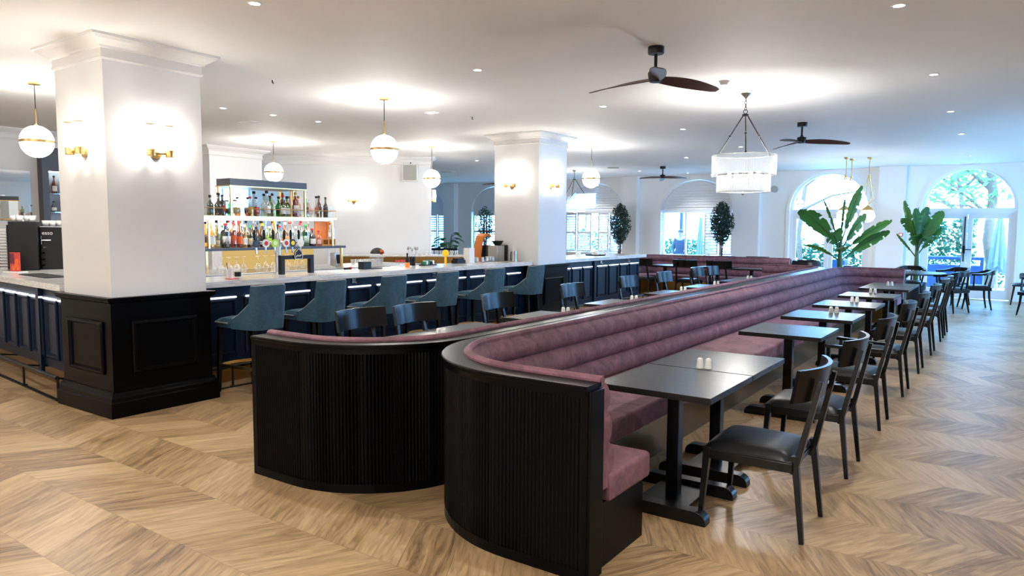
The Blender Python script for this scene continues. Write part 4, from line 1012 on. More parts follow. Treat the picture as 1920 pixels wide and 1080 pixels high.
simple('paper_roll_box', 'tall white paper box on the marble left of the small steel jugs', 'box', [('box', MB().box(-.06, -.065, 0, .06, .065, .235), 'white')], (-7.12, 9.02, 1.09))
simple('cloth_stack', 'dark stack of bar cloths beside the tall white box', 'cloths', [('cloth', MB().box(-.06, -.1, 0, .06, .1, .05).box(-.05, -.08, .05, .05, .08, .08), 'plastic')], (-7.14, 8.78, 1.09))
mj = MB().lathe([(0, 0), (.028, 0), (.032, .02), (.024, .06), (.028, .085)], 14).mesh('milk_jug', 'steel')
for i, (x, y) in enumerate([(-7.10, 9.20), (-7.18, 9.27), (-7.06, 9.30), (-7.14, 9.52), (-7.08, 9.60), (-7.16, 9.63)]):
    inst(mj, 'milk_jug', (x, y, 1.09), 'small steel jug, %s from the left on the marble near the coffee grinder' % ORD[i], 'jug', 'small steel jugs on the bar')
t = thing('coffee_grinder', 'steel and black coffee grinder box at the middle column', 'grinder', (-7.46, 9.82, 1.09)); t.location = (-7.17, 9.86, 1.09)
MB().box(-.10, -.14, 0, .10, .06, .26).build('steel_case', 'steel', t, .006); MB().box(-.10, .06, 0, .10, .16, .265).cyl((.101, .11, .14), .03, .006, 16, axis=(1, 0, 0)).build('side_box', 'plastic', t, .004)
MB().lathe([(.05, .26), (.10, .33), (.10, .34), (.04, .34)], 16).build('hopper', 'plastic', t)
def shell():
    b = MB(); R = []
    for i in range(15):
        a = PI * .95 * i / 14; R.append([(x, -.12 + .10 * (1 - math.cos(a)) * .9, .28 + .20 * math.sin(a) if i else 0.0) for x in (-.07, .07)])
    return b
t = thing('juice_machine_hood', 'orange curved hood standing behind the steel coffee grinder', 'machine part', (-7.50, 9.80, 0)); t.location = (-7.62, 10.0, 1.045)
P = [(-.14, .0), (-.12, .18), (-.09, .34), (-.04, .46), (.04, .50), (.12, .50), (.17, .47)]
MB().rings([[(dx, y, z) for dx, y, z in ((-.08, y, z), (.08, y, z), (.08, y + .02, z - .03), (-.08, y + .02, z - .03))] for y, z in P]).build('hood', 'orange', t); MB().box(-.08, .02, 0, .08, .16, .30).build('base', 'plastic', t)
simple('steel_pitcher', 'steel water pitcher against the middle column', 'pitcher', [('body', MB().cyl((0, 0, 0), .060, .175, 24), 'steel'), ('handle', MB().tube([(0, -.06, .15), (0, -.085, .14), (0, -.085, .04), (0, -.06, .03)], .007, 8), 'plastic')], (-6.85, 9.88, 1.09))
simple('drinks_tray', 'round dark tray on the marble beyond the middle column', 'tray', [('tray', MB().lathe([(0, 0), (.2, 0), (.215, .02), (.21, .02), (.195, .008), (0, .008)], 32), 'plastic')], (-7.1, 13.2, 1.09))
tag(MB().box(-.05, -.04, 0, .05, .04, .075).build('sugar_box', 'white', None, .006, (-7.1, 13.22, 1.098)), 'small white box on the round dark tray', 'box')
tag(MB().cyl((0, 0, 0), .05, .11, 20).build('candle_jar', 'white', None, 0, (-7.0, 12.3, 1.09)), 'bright white candle jar on the marble beyond the middle column', 'candle')
for i in range(6): inst(tg, 'tumbler', (-7.12, 13.62 + .09 * i, 1.09), 'clear tumbler, %s from the left at the far end of the marble' % ORD[i], 'tumbler', 'tumblers at the far end of the bar')

# service counter under the angled wall --------------------------------------------
A = math.atan2(.597, .803); t = thing('service_counter', 'white topped service counter under the angled white wall', 'counter', (-12.25, 10.82, 0), A)
MB().box(0, 0, 0, 3.9, .40, 1.0).build('body', 'bronze', t); MB().box(-.02, -.03, 1.0, 3.92, .42, 1.04).build('worktop', 'marble', t, .004)
def onsvc(x, y, z=1.04): return (-12.25 + x * math.cos(A) - y * math.sin(A), 10.82 + x * math.sin(A) + y * math.cos(A), z)
for i in range(9): inst(tg, 'tumbler', onsvc(1.75 + .11 * i, .1), 'clear tumbler, %s from the left on the white service counter' % ORD[i], 'tumbler', 'tumblers on the service counter')
def stripes(b):
    for k in range(14): b.box(-.345 + .05 * k, -.008, .06, -.32 + .05 * k, .008, 1.01)
    return b
simple('striped_divider', 'low dark framed divider with pale stripes beyond the service counter', 'divider', [('frame', MB().box(-.4, -.02, 0, .4, .02, .05).box(-.4, -.02, 1.02, .4, .02, 1.09).box(-.4, -.02, .05, -.36, .02, 1.02).box(.36, -.02, .05, .4, .02, 1.02), 'iron'),
       ('stripes', stripes(MB()), 'grey')], (-12.75, 15.0, 0), None, .55)

# left wing things -----------------------------------------------------------------
def onw(x, y, z=1.09): return (-11.55 + x * math.cos(WA) - y * math.sin(WA), 3.62 + x * math.sin(WA) + y * math.cos(WA), z)
WR = WA + 1.2
def lat(x, y, along, back): return (x + .362 * along - .932 * back, y + .932 * along + .362 * back)
t = thing('coffee_machine', 'tall matt black machine box with white cups on top, behind the red menu card', 'coffee machine', onw(1.57, .36), WR)
MB().box(-.148, 0, 0, .148, .40, .60).build('case', 'plastic', t, .006); MB().box(-.148, -.003, .245, .148, 0, .251).build('seam', 'iron', t)
t = thing('espresso_machine', 'black espresso machine with white lettering and steel spouts beside the thick column', 'coffee machine', onw(1.50, .68), WR)
MB().box(-.115, 0, 0, .14, .40, .53).build('case', 'plastic', t, .006)
for k in range(4): MB().lathe([(.0, 0), (.042, .0), (.012, .022)], 12, (-.075, -.035, .05 + .075 * k)).build('spout', 'chrome', t)
MB().box(-.115, -.01, .535, .14, .40, .543).build('cup_rail', 'chrome', t)
c = bpy.data.curves.new('lettering', 'FONT'); c.body = 'esso'; c.size = .065; c.extrude = .001; c.align_x = 'CENTER'
tx = bpy.data.objects.new('tmp', c); C.objects.link(tx); dg = bpy.context.evaluated_depsgraph_get(); me = bpy.data.meshes.new_from_object(tx.evaluated_get(dg)); bpy.data.objects.remove(tx)
me.materials.clear(); me.materials.append(M['white']); o = bpy.data.objects.new('lettering', me); C.objects.link(o); o.parent = t; o.location = (-.035, -.003, .44); o.rotation_euler = (PI / 2, 0, 0)
MB().tube([(-.10, -.02, .42), (-.10, -.05, .42), (-.10, -.05, .32)], .008, 8).tube([(-.10, -.05, .37), (.0, -.05, .37)], .006, 8).build('steam_lever', 'chrome', t)
cup = MB().lathe([(0, 0), (.03, 0), (.044, .075), (.041, .075), (.028, .005)], 18).mesh('coffee_cup', 'white')
for i in range(4): p = lat(1.57, .36, -.10 + .066 * i, .06 if i % 2 else .17); inst(cup, 'coffee_cup', onw(p[0], p[1], 1.69), 'white cup, %s from the left on top of the tall black machine' % ORD[i], 'cup', 'cups on the tall black machine')
for i in range(3): p = lat(1.50, .68, -.055 + .075 * i, .10); inst(cup, 'coffee_cup', onw(p[0], p[1], 1.633), 'white cup, %s from the left on top of the espresso machine' % ORD[i], 'cup', 'cups on the espresso machine')
pl = MB().box(-.05, 0, 0, .05, .3, .022).mesh('serving_tray', 'white')
for i in range(14): inst(pl, 'serving_tray', onw(.98, .29, 1.09 + .0375 * i), 'pale serving tray, %s from the bottom of the stack at the left edge' % ORD[i], 'tray', 'stacked pale serving trays', WR)
tag(MB().box(-.075, 0, 0, -.055, .3, .56).box(.055, 0, 0, .12, .3, .56).build('tray_rack', 'plastic', None, 0, onw(.98, .29), WR), 'dark upright rack holding the stacked pale trays', 'rack')
t = thing('menu_stand', 'clear menu holder with a red and orange fruit picture on the left marble', 'menu holder', onw(1.80, .20), WA + .35)
MB().box(-.13, -.06, 0, .13, .06, .008).build('foot', 'white', t); MB().box(-.085, -.004, .008, .085, .004, .235).build('picture_card', paint((206, 70, 62)), t)
b = MB()
for x, z, r_ in ((.03, .08, .035), (.04, .13, .03), (-.02, .05, .03), (.05, .05, .025)): b.cyl((x, -.0045, z), r_, .002, 16, axis=(0, -1, 0))
b.build('orange_fruit', paint((240, 110, 40)), t); MB().box(-.08, -.0065, .10, -.01, -.004, .22).build('dark_patch', paint((110, 40, 60)), t)
tag(MB().box(-.42, -.12, 0, .42, .12, .008).build('bar_mat', 'rubber', None, .003, onw(2.76, .20), WA), 'black rubber mat on the marble left of the thick column', 'mat')

# left wall: mirror, bottle cabinet -------------------------------------------------
t = thing('wall_mirror', 'large frameless mirror on the left wall', 'mirror', (-13.485, 4.2, 0)); MB().box(-.012, -.9, 1.72, .012, 1.14, 2.54).build('mirror_plate', 'mirror', t)
t = thing('bottle_cabinet', 'tall dark wall cabinet with lit glass shelves of bottles', 'cabinet', (-13.5, 5.46, 0))
b = MB().box(0, 0, 0, .17, .10, 2.94).box(0, .10, 2.55, .17, 1.1, 2.94).box(0, .10, 0, .17, 1.1, 1.50).box(0, .95, 1.5, .17, 1.1, 2.55); b.build('case', 'canopy', t)
MB().box(.0, .10, 1.5, .012, .95, 2.55).build('back_panel', paint((150, 165, 180)), t)
for z in (1.86, 2.17): MB().box(.015, .10, z, .16, .95, z + .012).build('glass_shelf', 'glass', t)
MB().box(.1, .12, 2.535, .13, .93, 2.549).build('glow_strip', 'led', t)
for i, (y, z, c, h, d) in enumerate([(5.72, 2.182, (200, 120, 60), .30, 'copper coloured'), (5.86, 2.182, (190, 120, 70), .31, 'brown'), (5.70, 1.872, (200, 210, 216), .18, 'short clear'), (5.84, 1.872, (60, 66, 76), .34, 'dark'), (5.72, 1.512, (220, 226, 226), .22, 'clear'), (5.86, 1.512, (230, 190, 120), .24, 'pale amber')]):
    bottle('%s bottle on the %s glass shelf of the dark wall cabinet' % (d, ('upper', 'upper', 'middle', 'middle', 'lower', 'lower')[i]), -13.41, y - .05, z, h, .040, c, BLK, WHT, 'bottles in the dark wall cabinet', 0)
# ------------------------------------------------------------------ lamps
def pendant(label, x, y, z, r=.165):
    t = thing('globe_pendant', label, 'pendant lamp', (x, y, HC), 0, 'brass and opal globe pendants')
    dz = z - HC
    MB().lathe([(0, 0), (.062, 0), (.062, -.022), (.008, -.024), (0, -.024)], 24).build('ceiling_rose', 'brass', t)
    MB().tube([(0, 0, -.02), (0, 0, (dz + r) * .62)], .0045, 8).build('cord', 'iron', t)
    MB().tube([(0, 0, (dz + r) * .60), (0, 0, dz + r - .01)], .0075, 8).build('rod', 'brass', t)
    MB().lathe([(.02, r - .02), (.024, r - .005), (.024, r + .012), (.008, r + .03)], 16, (0, 0, dz)).build('cap', 'brass', t)
    g = MB().ball((0, 0, dz + .010), r, 32, 12, 1.0, 2, 90).build('upper_globe', 'globe2', t)
    g = MB().ball((0, 0, dz - .010), r, 32, 12, 1.0, -90, -2).build('lower_globe', 'globe2', t)
    MB().lathe([(r - .006, -.019), (r + .005, -.017), (r + .005, .017), (r - .006, .019)], 40, (0, 0, dz)).build('brass_band', 'brass', t)
    return t
PD = [(-9.01, 3.655, 2.575, 'lit globe pendant over the left marble, left of the thick column'), (-6.43, 6.47, 2.60, 'lit globe pendant over the bar between the two columns'), (-11.39, 8.58, 2.65, 'lit globe pendant behind the bottle shelf canopy'), (-9.47, 10.82, 2.60, 'lit globe pendant by the right edge of the angled wall'), (-6.78, 12.38, 2.60, 'lit globe pendant right of the middle column')]
for x, y, z, l in PD: pendant(l, x, y, z)

def sconce(label, x, y, z, rz, watts=7):
    """wall light; local +x points away from the wall"""
    t = thing('wall_sconce', label, 'wall light', (x, y, z), rz, 'brass twin wall lights')
    MB().cyl((0, 0, 0), .052, .016, 28, axis=(1, 0, 0)).build('back_plate', 'brass', t, .004)
    MB().tube([(.012, 0, 0), (.075, 0, 0)], .011, 10).tube([(.075, -.085, 0), (.075, .085, 0)], .011, 10).build('arm', 'brass', t)
    for s in (-1, 1):
        MB().lathe([(0, -.03), (.036, -.03), (.038, -.024), (.036, -.012), (.038, 0), (.036, .012), (.038, .024), (.036, .03), (0, .03)], 20, (.085, s * .085, .0)).build('cup', 'brass', t)
        g = MB(); R = []
        for i in range(48):
            a = 2 * PI * i / 48; k = .036 + .0015 * (i % 2); R.append((k * math.cos(a), k * math.sin(a)))
        g.rings([[(.085 + px, s * .085 + py, zz) for px, py in R] for zz in (.03, .245)], caps=False).build('glass_tube', 'tube', t)
        MB().lathe([(.038, .243), (.0385, .246), (.038, .249), (.036, .249), (.036, .243)], 24, (.085, s * .085, 0)).build('rim', 'brass', t)
        MB().ball((.085, s * .085, .11), .019, 12, 8, 1.9).build('bulb', 'bulb', t)
        a = Matrix.Rotation(rz, 3, 'Z') @ Vector((.085, s * .085, .11))
        light('POINT', (x + a.x, y + a.y, z + a.z), watts, WARM, shadow_soft_size=.03)
    return t
sconce('lit brass twin wall light on the right face of the thick column', -6.305, 3.505, 2.285, 0)
sconce('lit brass twin wall light on the left face of the thick column', -6.66, 3.075, 2.285, -PI / 2)
sconce('lit brass twin wall light on the left face of the middle column', -7.02, 10.075, 2.355, -PI / 2)
sconce('lit brass twin wall light on the right face of the middle column', -6.495, 10.46, 2.355, 0)
sconce('lit brass twin wall light on the angled white wall behind the bar', -12.30, 11.39, 2.23, math.atan2(-.803, .597))
sconce('lit brass wall light on the end of the angled white wall', -10.98, 12.50, 2.25, math.atan2(.597, .803), 4)

# recessed spots in the ceiling
DL = [(-4.50, 3.26), (-.76, 5.82), (-4.50, 5.84), (-4.47, 8.46), (-4.42, 11.05), (-.77, 8.55), (-.80, 11.30), (-.82, 14.0), (-8.78, 5.83), (-8.72, 6.58), (-8.68, 7.35), (-6.08, 15.45), (-8.55, 18.35), (-4.42, 14.0), (-11.4, 17.5), (-10.5, 13.6)]
sp = MB().lathe([(.052, 0), (.052, -.004), (.038, -.006), (.036, .0)], 24).mesh('trim_ring', 'trim'); dc = MB().lathe([(0, -.001), (.036, -.001), (.036, .004), (0, .004)], 24).mesh('lit_disc', 'spot')
DN = ['above the top of the near left ceiling', 'at the top right of the picture', 'left of the nearest fan', 'right of the middle column top, below the nearest fan', 'left of the chandelier', 'right of the chandelier, second from the top right', 'above the wire cage lamps', 'farthest in the right hand line']
def downlight(x, y, l, watts=42):
    t = thing('downlight', l, 'ceiling light', (x, y, HC), 0, 'recessed ceiling lights')
    for n, me in (('trim_ring', sp), ('lit_disc', dc)):
        o = bpy.data.objects.new(n, me); C.objects.link(o); o.parent = t
    light('SPOT', (x, y, HC - .012), watts, SOFT, shadow_soft_size=.035, spot_size=math.radians(105), spot_blend=.7)
DLL = ['small recessed ceiling light nearest the thick column', 'small recessed ceiling light at the top right, nearest in the right line', 'small recessed ceiling light between the thick column and the nearest fan', 'small recessed ceiling light just below the nearest fan', 'small recessed ceiling light left of the glass chandelier', 'small recessed ceiling light right of the chandelier, second in the right line',
       'small recessed ceiling light third in the right line', 'small recessed ceiling light last in the right line', 'small recessed ceiling light above the bottle shelf, leftmost of three', 'small recessed ceiling light above the bottle shelf, middle of three', 'small recessed ceiling light above the bottle shelf, rightmost of three',
       'small recessed ceiling light left of the chandelier drum, far back', 'small recessed ceiling light by the far shuttered wall', 'small recessed ceiling light hidden behind the chandelier', 'small recessed ceiling light far back beyond the middle column', 'small recessed ceiling light above the far end of the bar']
DL += [(-7.7, 19.7), (-10.95, 19.7)]; DLL += ['small recessed ceiling light washing the half open shuttered window', 'small recessed ceiling light washing the shuttered window at the bar end']
for (x, y), l in zip(DL, DLL): downlight(x, y, l, 42 if y < 12 else (16 if y < 19 else 26))
for x, y in ((-4.5, .7), (-.76, 3.2), (-.76, .7), (-8.2, 1.2), (-11.5, 1.2), (1.6, 3.2)): downlight(x, y, 'unseen small recessed ceiling light added overhead for fill, outside the picture')  # unseen downlights, added to raise the general light near the viewer

def fan(label, x, y, a0):
    t = thing('ceiling_fan', label, 'ceiling fan', (x, y, HC), 0, 'dark three bladed ceiling fans')
    MB().lathe([(0, 0), (.068, 0), (.07, -.004), (.07, -.055), (.066, -.06), (0, -.06)], 28).build('ceiling_canopy', 'iron', t)
    MB().tube([(0, 0, -.055), (0, 0, -.21)], .014, 12).build('down_rod', 'iron', t)
    MB().lathe([(0, -.19), (.022, -.19), (.026, -.205), (.062, -.215), (.066, -.225), (.060, -.27), (.05, -.30), (0, -.302)], 28).build('motor', 'iron', t)
    for k in range(3):
        a = a0 + k * 2 * PI / 3; ca, sa = math.cos(a), math.sin(a); R = []
        for i in range(15):
            u = i / 14; rr = .03 + .63 * u
            wd = .022 + .058 * math.sin(PI * min(1, u * 1.15) ** .8) ** .8 if u < .87 else (.022 + .058 * math.sin(PI * min(1, u * 1.15) ** .8) ** .8) + .012
            wd = .030 + .042 * math.sin(PI * (u * .86 + .06)) if u < .96 else .028
            zz = -.275 - .045 * u + .01 * math.sin(PI * u); tw = -math.radians(26 - 14 * u)
            ring = []
            for e, h in ((-1, -.004), (1, -.004), (1, .004), (-1, .004)):
                d = e * wd; q = (rr, d * math.cos(tw), zz + d * math.sin(tw) + h)
                ring.append((q[0] * ca - q[1] * sa, q[0] * sa + q[1] * ca, q[2]))
            R.append(ring)
        MB().rings(R, smooth=True).build('blade', 'walnut', t)
    return t
V = math.radians(34.86)
fan('dark three bladed ceiling fan closest to the viewer', -2.65, 5.97, V + math.radians(262))
fan('dark three bladed ceiling fan right of the chandelier', -2.68, 11.32, V + math.radians(105))
fan('dark three bladed ceiling fan left of the chandelier near the far wall', -7.44, 17.34, V + math.radians(80))
fan('ceiling fan whose blade tip shows left of the middle column', -12.35, 17.34, V + math.radians(180))

def chandelier(label, x, y, rods, watts):
    t = thing('glass_chandelier', label, 'chandelier', (x, y, HC), 0, 'two tier glass rod chandeliers')
    MB().lathe([(0, 0), (.06, 0), (.058, -.01), (.02, -.045), (.012, -.06), (0, -.06)], 24).build('ceiling_rose', 'steel', t)
    b = MB()
    for k in range(4):
        z = -.075 - .034 * k; b.tube([(.011 * math.cos(a) if k % 2 else 0, 0 if k % 2 else .011 * math.cos(a), z + .02 * math.sin(a)) for a in [2 * PI * i / 10 for i in range(10)]], .003, 6, True)
    b.tube([(.024 * math.cos(a), 0, -.21 + .024 * math.sin(a)) for a in [2 * PI * i / 14 for i in range(14)]], .004, 6, True); b.cyl((0, 0, -.26), .035, .02, 20)
    b.build('chain', 'iron', t)
    b = MB()
    for k in range(3):
        a = V + math.radians(15 + 120 * k); p = Vector((.03 * math.cos(a), .03 * math.sin(a), -.255)); q = Vector((.345 * math.cos(a), .345 * math.sin(a), -.70)); mid = p.lerp(q, .5)
        b.tube([p, p.lerp(q, .46)], .007, 8).tube([p.lerp(q, .54), q], .007, 8).ball(mid, .014, 10, 8).ball(q, .012, 8, 6).ball(p, .012, 8, 6).tube([p.lerp(q, .44), p.lerp(q, .56)], .003, 6)
    b.build('suspension_arms', 'iron', t)
    for nm, R, z0, z1, n in (('upper_rod_ring', .345, -.96, -.705, rods), ('lower_rod_ring', .285, -1.145, -.93, int(rods * .82))):
        f = MB()
        for z in (z0 + .012, z1 - .006): f.tube([(R * math.cos(a), R * math.sin(a), z) for a in [2 * PI * i / 40 for i in range(40)]], .005, 6, True)
        fo = f.build(nm.replace('rod_ring', 'hoop'), 'steel', t)
        b = MB()
        for k in range(n):
            a = 2 * PI * k / n; p = (R + .012) * math.cos(a), (R + .012) * math.sin(a)
            b.lathe([(.0, 0), (.008, .006), (.0095, .02), (.0095, z1 - z0 - .012), (.006, z1 - z0 - .003), (0, z1 - z0)], 6, (p[0], p[1], z0))
        b.build(nm, 'crystal', t)
    for k in range(6):
        a = 2 * PI * k / 6 + .3; MB().ball((.16 * math.cos(a), .16 * math.sin(a), -.94), .026, 12, 8, 1.3).build('bulb', 'cbulb', t)
    MB().ball((0, 0, -1.155), .018, 12, 8).build('finial', 'steel', t)
    light('POINT', (x, y, HC - .92), watts, SOFT, shadow_soft_size=.03)
chandelier('large two tier glass rod chandelier over the banquette', -2.66, 8.55, 96, 22)
chandelier('unseen two tier glass rod chandelier added behind the viewer for fill light', -1.2, -1.4, 60, 85)  # unseen chandelier, added to brighten the near ceiling and column
pendant('unseen lit globe pendant added behind the viewer for fill light, left', -6.4, .4, 2.6)  # unseen pendant, added as fill for the near end of the room
pendant('unseen lit globe pendant added behind the viewer for fill light, far left', -9.2, -.6, 2.6)  # second unseen fill pendant, added further left
chandelier('two tier glass rod chandelier far away behind the middle column', -9.95, 17.22, 60, 8)

def cage_lamp(label, x, y):
    t = thing('wire_cage_pendant', label, 'pendant lamp', (x, y, HC), 0, 'brass wire cage pendants')
    MB().ball((0, 0, 0), .055, 20, 6, .9, -90, 0).build('ceiling_rose', 'brass', t)
    MB().tube([(0, 0, -.04), (0, 0, -.40)], .008, 8).build('rod', 'brass', t)
    b = MB().cyl((0, 0, -.44), .028, .06, 16); b.cyl((0, 0, -1.03), .02, .03, 12)
    for k in range(6):
        a = 2 * PI * k / 6; c, s = math.cos(a), math.sin(a); b.tube([(.02 * c, .02 * s, -.41), (.155 * c, .155 * s, -.90), (.015 * c, .015 * s, -1.02)], .006, 6)
    b.build('wire_cage', 'brass', t)
    MB().lathe([(0, -1.02), (.03, -1.05), (.11, -1.115), (.135, -1.15), (.02, -1.12)], 28).build('brass_cap', 'brass', t)
    MB().ball((0, 0, -1.265), .152, 28, 14, .92).build('globe', 'globe2', t)
cage_lamp('brass wire cage pendant lamp leftmost of three above the wide banana plant', -3.12, 17.2)
cage_lamp('brass wire cage pendant lamp in the middle of three, partly behind the leftmost', -3.09, 17.66)
cage_lamp('brass wire cage pendant lamp rightmost of three, hanging clear', -2.70, 17.46)

# small ceiling fittings
def detector(label, x, y): return simple('smoke_detector', label, 'smoke detector', [('base', MB().lathe([(0, 0), (.055, 0), (.055, -.012), (0, -.012)], 24), 'white'), ('head', MB().lathe([(.045, -.012), (.042, -.03), (.03, -.042), (0, -.043)], 24), 'white')], (x, y, HC), 'smoke detectors on the ceiling')
detector('white smoke detector on the ceiling between the nearest fan and the chandelier', -2.64, 7.72)
detector('white smoke detector on the ceiling near the right arched window', -.91, 18.0)
def sensor(label, x, y): return simple('ceiling_sensor', label, 'sensor', [('bracket', MB().lathe([(0, 0), (.03, 0), (.03, -.008), (0, -.008)], 16), 'white'), ('eye', MB().tube([(0, 0, -.005), (0, 0, -.03), (.012, .006, -.045)], .006, 8), 'iron')], (x, y, HC), 'small ceiling sensors')
sensor('tiny dark sensor on the ceiling right of the thick column', -6.63, 5.0); sensor('tiny dark sensor on the ceiling left of the middle column', -6.42, 8.2)
def vent(label, x, y, sx, sy):
    b = MB().box(-sx, -sy, -.012, sx, sy, 0)
    for k in range(5): b.box(-sx + .02, -sy + .02 + k * (2 * sy - .04) / 5, -.018, sx - .02, -sy + .03 + k * (2 * sy - .04) / 5, -.012)
    tag(b.build('ceiling_vent', 'white', None, 0, (x, y, HC)), label, 'vent', 'ceiling vents')
vent('flat white ceiling vent above the bottle shelf beside the recessed lights', -9.6, 6.8, .16, .08); vent('flat white ceiling vent left of the middle column top', -6.64, 7.6, .09, .05); vent('flat pale ceiling vent far back left of the middle column', -13.3, 15.9, .2, .1); vent('flat white ceiling vent just above the right arch', -.97, 19.95, .2, .06)
tag(MB().lathe([(0, 0), (.15, 0), (.15, -.01), (.12, -.014), (0, -.014)], 28).build('ceiling_speaker', 'chipgrey', None, 0, (-8.69, 17.05, HC)), 'round grey ceiling speaker far back above the slim tree', 'speaker')
def speaker(label, x, y, z, rz):
    t = thing('wall_speaker', label, 'speaker', (x, y, z), rz, 'grey wall speakers')
    MB().box(0, -.17, -.19, .14, .17, .19).build('cabinet', 'white', t, .008); MB().box(.14, -.15, -.17, .146, .15, .17).build('grille', 'chipgrey', t)
    MB().tube([(.02, 0, .19), (-.02, 0, .23), (-.1, 0, .23)], .01, 8).build('bracket', 'iron', t)
speaker('grey wall speaker behind the globe pendant over the bottle shelf', -13.2, 10.95, 2.90, math.atan2(-.803, .597)); speaker('grey wall speaker at the right end of the angled wall', -11.22, 12.10, 2.86, math.atan2(-.803, .597))
simple('wall_uplight', 'round pale wall lamp on the far wall left of the left arch', 'wall light', [('shade', MB().cyl((0, 0, 0), .09, .1, 24, axis=(0, -1, 0)), 'chipgrey')], (-5.48, 20.4, 2.74))
simple('fire_call_point', 'small dark red call point on the pilaster between the arched doors', 'call point', [('box', MB().box(-.045, -.04, -.045, .045, 0, .045), 'red'), ('face', MB().box(-.03, -.044, -.03, .03, -.04, .03), 'white')], (-2.34, 20.16, 1.535))

# ------------------------------------------------------------------ plants
RIGHT = Vector((math.cos(V), math.sin(V), 0)); AWAY = Vector((-math.sin(V), math.cos(V), 0))
def banana_leaf(parent, base, tip, width, bend, seed, twist=0.0, fold=.35, tear=True):
    """blade on a curved midrib from base to tip; bend lifts the middle of the rib"""
    r = random.Random(seed); base, tip = Vector(base), Vector(tip); d = tip - base; L = d.length
    mid = base.lerp(tip, .55) + Vector((0, 0, bend))
    def rib(t): return base * (1 - t) ** 2 + mid * 2 * t * (1 - t) + tip * t * t
    side = d.cross(Vector((0, 0, 1)));  side = side.normalized() if side.length > .05 * L else RIGHT.copy()
    side = Matrix.Rotation(twist, 3, d.normalized()) @ side
    n = 22; s0 = .22; b = MB(); rows = []
    rag = [r.uniform(.9, 1.08) for _ in range(n + 1)]
    for i in range(n + 1):
        t = s0 + (1 - s0) * i / n; u = i / n
        wd = width * .5 * (math.sin(PI * (u * .93 + .05)) ** .55) * (rag[i] if tear else 1)
        p = rib(t); tan = (rib(min(1, t + .02)) - rib(max(0, t - .02))).normalized(); sd = (side - tan * side.dot(tan)).normalized(); up = sd.cross(tan)
        if up.z < 0: up = -up
        row = []
        for j in range(-4, 5):
            v = j / 4; x = wd * v; row.append(p + sd * x * (1 - .12 * fold * abs(v)) + up * (wd * fold * abs(v) ** 1.2 - wd * .45 * v * v) + up * .006 * math.sin(u * 40) * abs(v))
        rows.append(row)
    o = len(b.v)
    for row in rows: b.v += [tuple(q) for q in row]
    for i in range(n):
        for j in range(8):
            if tear and j in ((0, 1) if i % 2 else (6, 7)) and (i * 7 + seed) % 8 == 0: continue
            a = o + i * 9 + j; b.f.append((a, a + 1, a + 10, a + 9)); b.sm.append(True)
    lf = b.build('leaf', 'banana', parent, recalc=False)
    MB().tube([rib(t) for t in [i / 14 for i in range(15)]], [.016 - .013 * i / 14 for i in range(15)], 6).build('midrib', 'stem', lf)
def banana(label, loc, h, leaves_, thick):
    t = thing('banana_plant', label, 'plant', loc, 0, 'potted banana plants')
    MB().lathe([(0, 0), (.17, 0), (.20, .02), (.24, .40), (.25, .42), (.22, .42), (.21, .36), (0, .36)], 28).build('pot', 'pot', t)
    MB().cyl((0, 0, .355), .205, .01, 20).build('soil', 'soil', t)
    MB().tube([(0, 0, .34), (.01, 0, h * .6), (.0, 0, h)], [thick, thick * .9, thick * .55], 12).build('stem', 'stem', t)
    for i, (br, bz, tr, ta, tz, wd, bend, tw) in enumerate(leaves_):
        banana_leaf(t, RIGHT * br * .3 + Vector((0, 0, bz)), RIGHT * tr + AWAY * ta + Vector((0, 0, tz)), wd, bend, i * 5 + 1, tw)
S = .0111
def px(dx, y): return dx * S
banana('wide banana plant with dark drooping leaves behind the banquette end', (-2.99, 16.2, 0), 1.35,
       [(-.05, 1.25, -.97, -.2, 2.02, .36, .25, .9), (-.06, 1.2, -.42, -.45, 1.52, .42, .30, .9), (-.03, 1.0, -.72, .1, 1.32, .12, .16, .8), (-.02, 1.3, -.28, .25, 2.28, .12, .10, .8), (0, 1.35, .20, .3, 2.30, .09, .1, 1.0), (.03, 1.35, .47, .15, 2.56, .20, .1, 1.2),
        (.04, 1.2, .62, .2, 1.96, .36, .16, -1.2), (.05, 1.15, 1.0, -.1, 1.84, .24, .14, -1.0), (.05, 1.0, .86, -.3, 1.62, .26, .10, -1.0), (-.04, 1.1, -.15, -.4, 1.25, .28, .18, .3)], .065)
banana('upright bright green banana plant between the arched doors', (-1.91, 19.45, 0), 1.30,
       [(0, 1.2, -.30, .1, 2.34, .18, .05, .9), (0, 1.2, -.20, -.2, 2.15, .34, .08, 1.2), (0, 1.2, .05, .1, 2.2, .22, .05, 1.3), (0, 1.15, .30, .15, 2.2, .34, .08, 1.3), (.02, 1.2, .50, -.1, 2.10, .34, .10, .8), (-.02, 1.2, -.45, -.1, 1.92, .28, .35, .4), (-.02, 1.0, -.50, .0, 1.56, .10, .02, .3), (.02, 1.05, .50, -.1, 1.72, .26, .06, .4), (0, 1.1, .06, -.45, 1.42, .34, .42, .3), (-.02, 1.1, -.26, -.3, 1.5, .32, .3, .6)], .06)
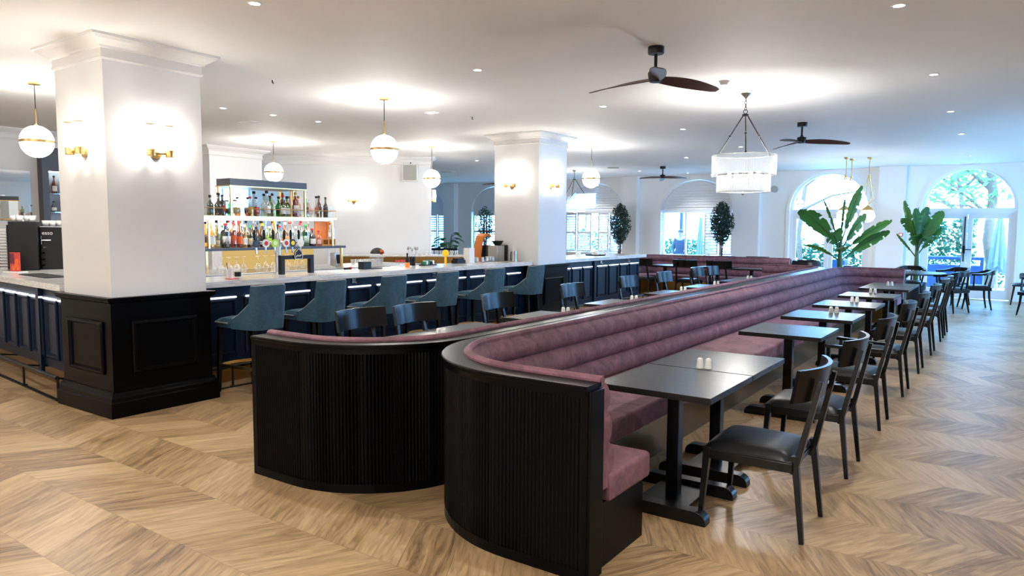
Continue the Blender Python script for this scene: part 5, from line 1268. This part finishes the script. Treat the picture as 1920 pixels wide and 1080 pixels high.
def ficus(label, x, y, h, rx, rz_, zc, n, seed):
    r = random.Random(seed); t = thing('potted_tree', label, 'plant', (x, y, 0), 0, 'potted bushy trees')
    MB().lathe([(0, 0), (.16, 0), (.19, .02), (.22, .38), (.20, .40), (.19, .35), (0, .35)], 24).build('pot', 'pot', t); MB().cyl((0, 0, .345), .185, .01, 20).build('soil', 'soil', t)
    b = MB()
    for k in range(4):
        a = k * 1.7; e = Vector((rx * .6 * math.cos(a), rx * .6 * math.sin(a), zc + .1 * k))
        b.tube([(.015 * math.cos(a), .015 * math.sin(a), .34), (.03 * math.cos(a), .03 * math.sin(a), .8), e * .35 + Vector((0, 0, (zc) * .60)), e], [.02, .016, .012, .005], 6)
    b.build('trunk', 'bark', t)
    def fn(r):
        while 1:
            u = Vector((r.uniform(-1, 1), r.uniform(-1, 1), r.uniform(-1, 1))); l = u.length
            if l < 1 and (.45 < l or r.random() < .4): break
        k = 1 + .18 * math.sin(5 * math.atan2(u.y, u.x) + 4 * u.z)
        q = k * (1.12 - .22 * abs(u.z - .1)); return (u.x * rx * q, u.y * rx * q, zc + u.z * rz_), 1
    leaves(MB(), n, fn, .068, r).build('foliage', 'ficus', t, recalc=False)
ficus('bushy potted tree in front of the shuttered window above the far banquette', -6.60, 19.45, 2.4, .27, .60, 1.80, 4200, 5)
ficus('slim potted tree behind the far end of the bar', -9.66, 19.45, 2.4, .27, .62, 1.78, 3400, 6)
ficus('slim potted tree showing just left of the middle column', -14.25, 18.9, 2.3, .27, .60, 1.75, 1500, 8)
t = thing('leafy_plant', 'glossy big leaved plant in a dark pot behind the striped divider', 'plant', (-13.2, 15.75, 0))
MB().lathe([(0, 0), (.2, 0), (.26, .9), (.24, .9), (.22, .8), (0, .8)], 24).build('pot', 'pot', t)
r = random.Random(9)
for k in range(22):
    a = r.uniform(0, 6.28); d = Vector((math.cos(a), math.sin(a), 0)); L = r.uniform(.18, .42); z = r.uniform(1.05, 1.5)
    b = MB(); p = d * L + Vector((0, 0, z)); s = d.cross(Vector((0, 0, 1))); w_ = r.uniform(.07, .11)
    b.grid(lambda u, v: p + d * (u - .3) * .26 + s * (v - .5) * 2 * w_ * math.sin(PI * (u * .9 + .08)) + Vector((0, 0, -.10 * u * u + .03 * abs(v - .5))), 6, 4)
    lf = b.build('leaf', 'monstera', t, recalc=False); MB().tube([(0, 0, .78), d * L * .5 + Vector((0, 0, z - .05)), p], .007, 5).build('leaf_stalk', 'stem', lf)

# daylight openings: let the renderer sample the sky through them
for xc, hw, sill, zs, zt in OPEN:
    l = light('AREA', (xc, 20.9, (sill + zt) / 2), 1.0, (1, 1, 1), shape='RECTANGLE', size=2 * hw, size_y=zt - sill); l.rotation_euler = (-PI / 2, 0, 0); l.data.cycles.is_portal = True; l.name = 'sky_portal'
for ya, yb in ROPEN:
    l = light('AREA', (3.3, (ya + yb) / 2, 1.7), 1.0, (1, 1, 1), shape='RECTANGLE', size=2.4, size_y=yb - ya); l.rotation_euler = (0, PI / 2, 0); l.data.cycles.is_portal = True; l.name = 'sky_portal'
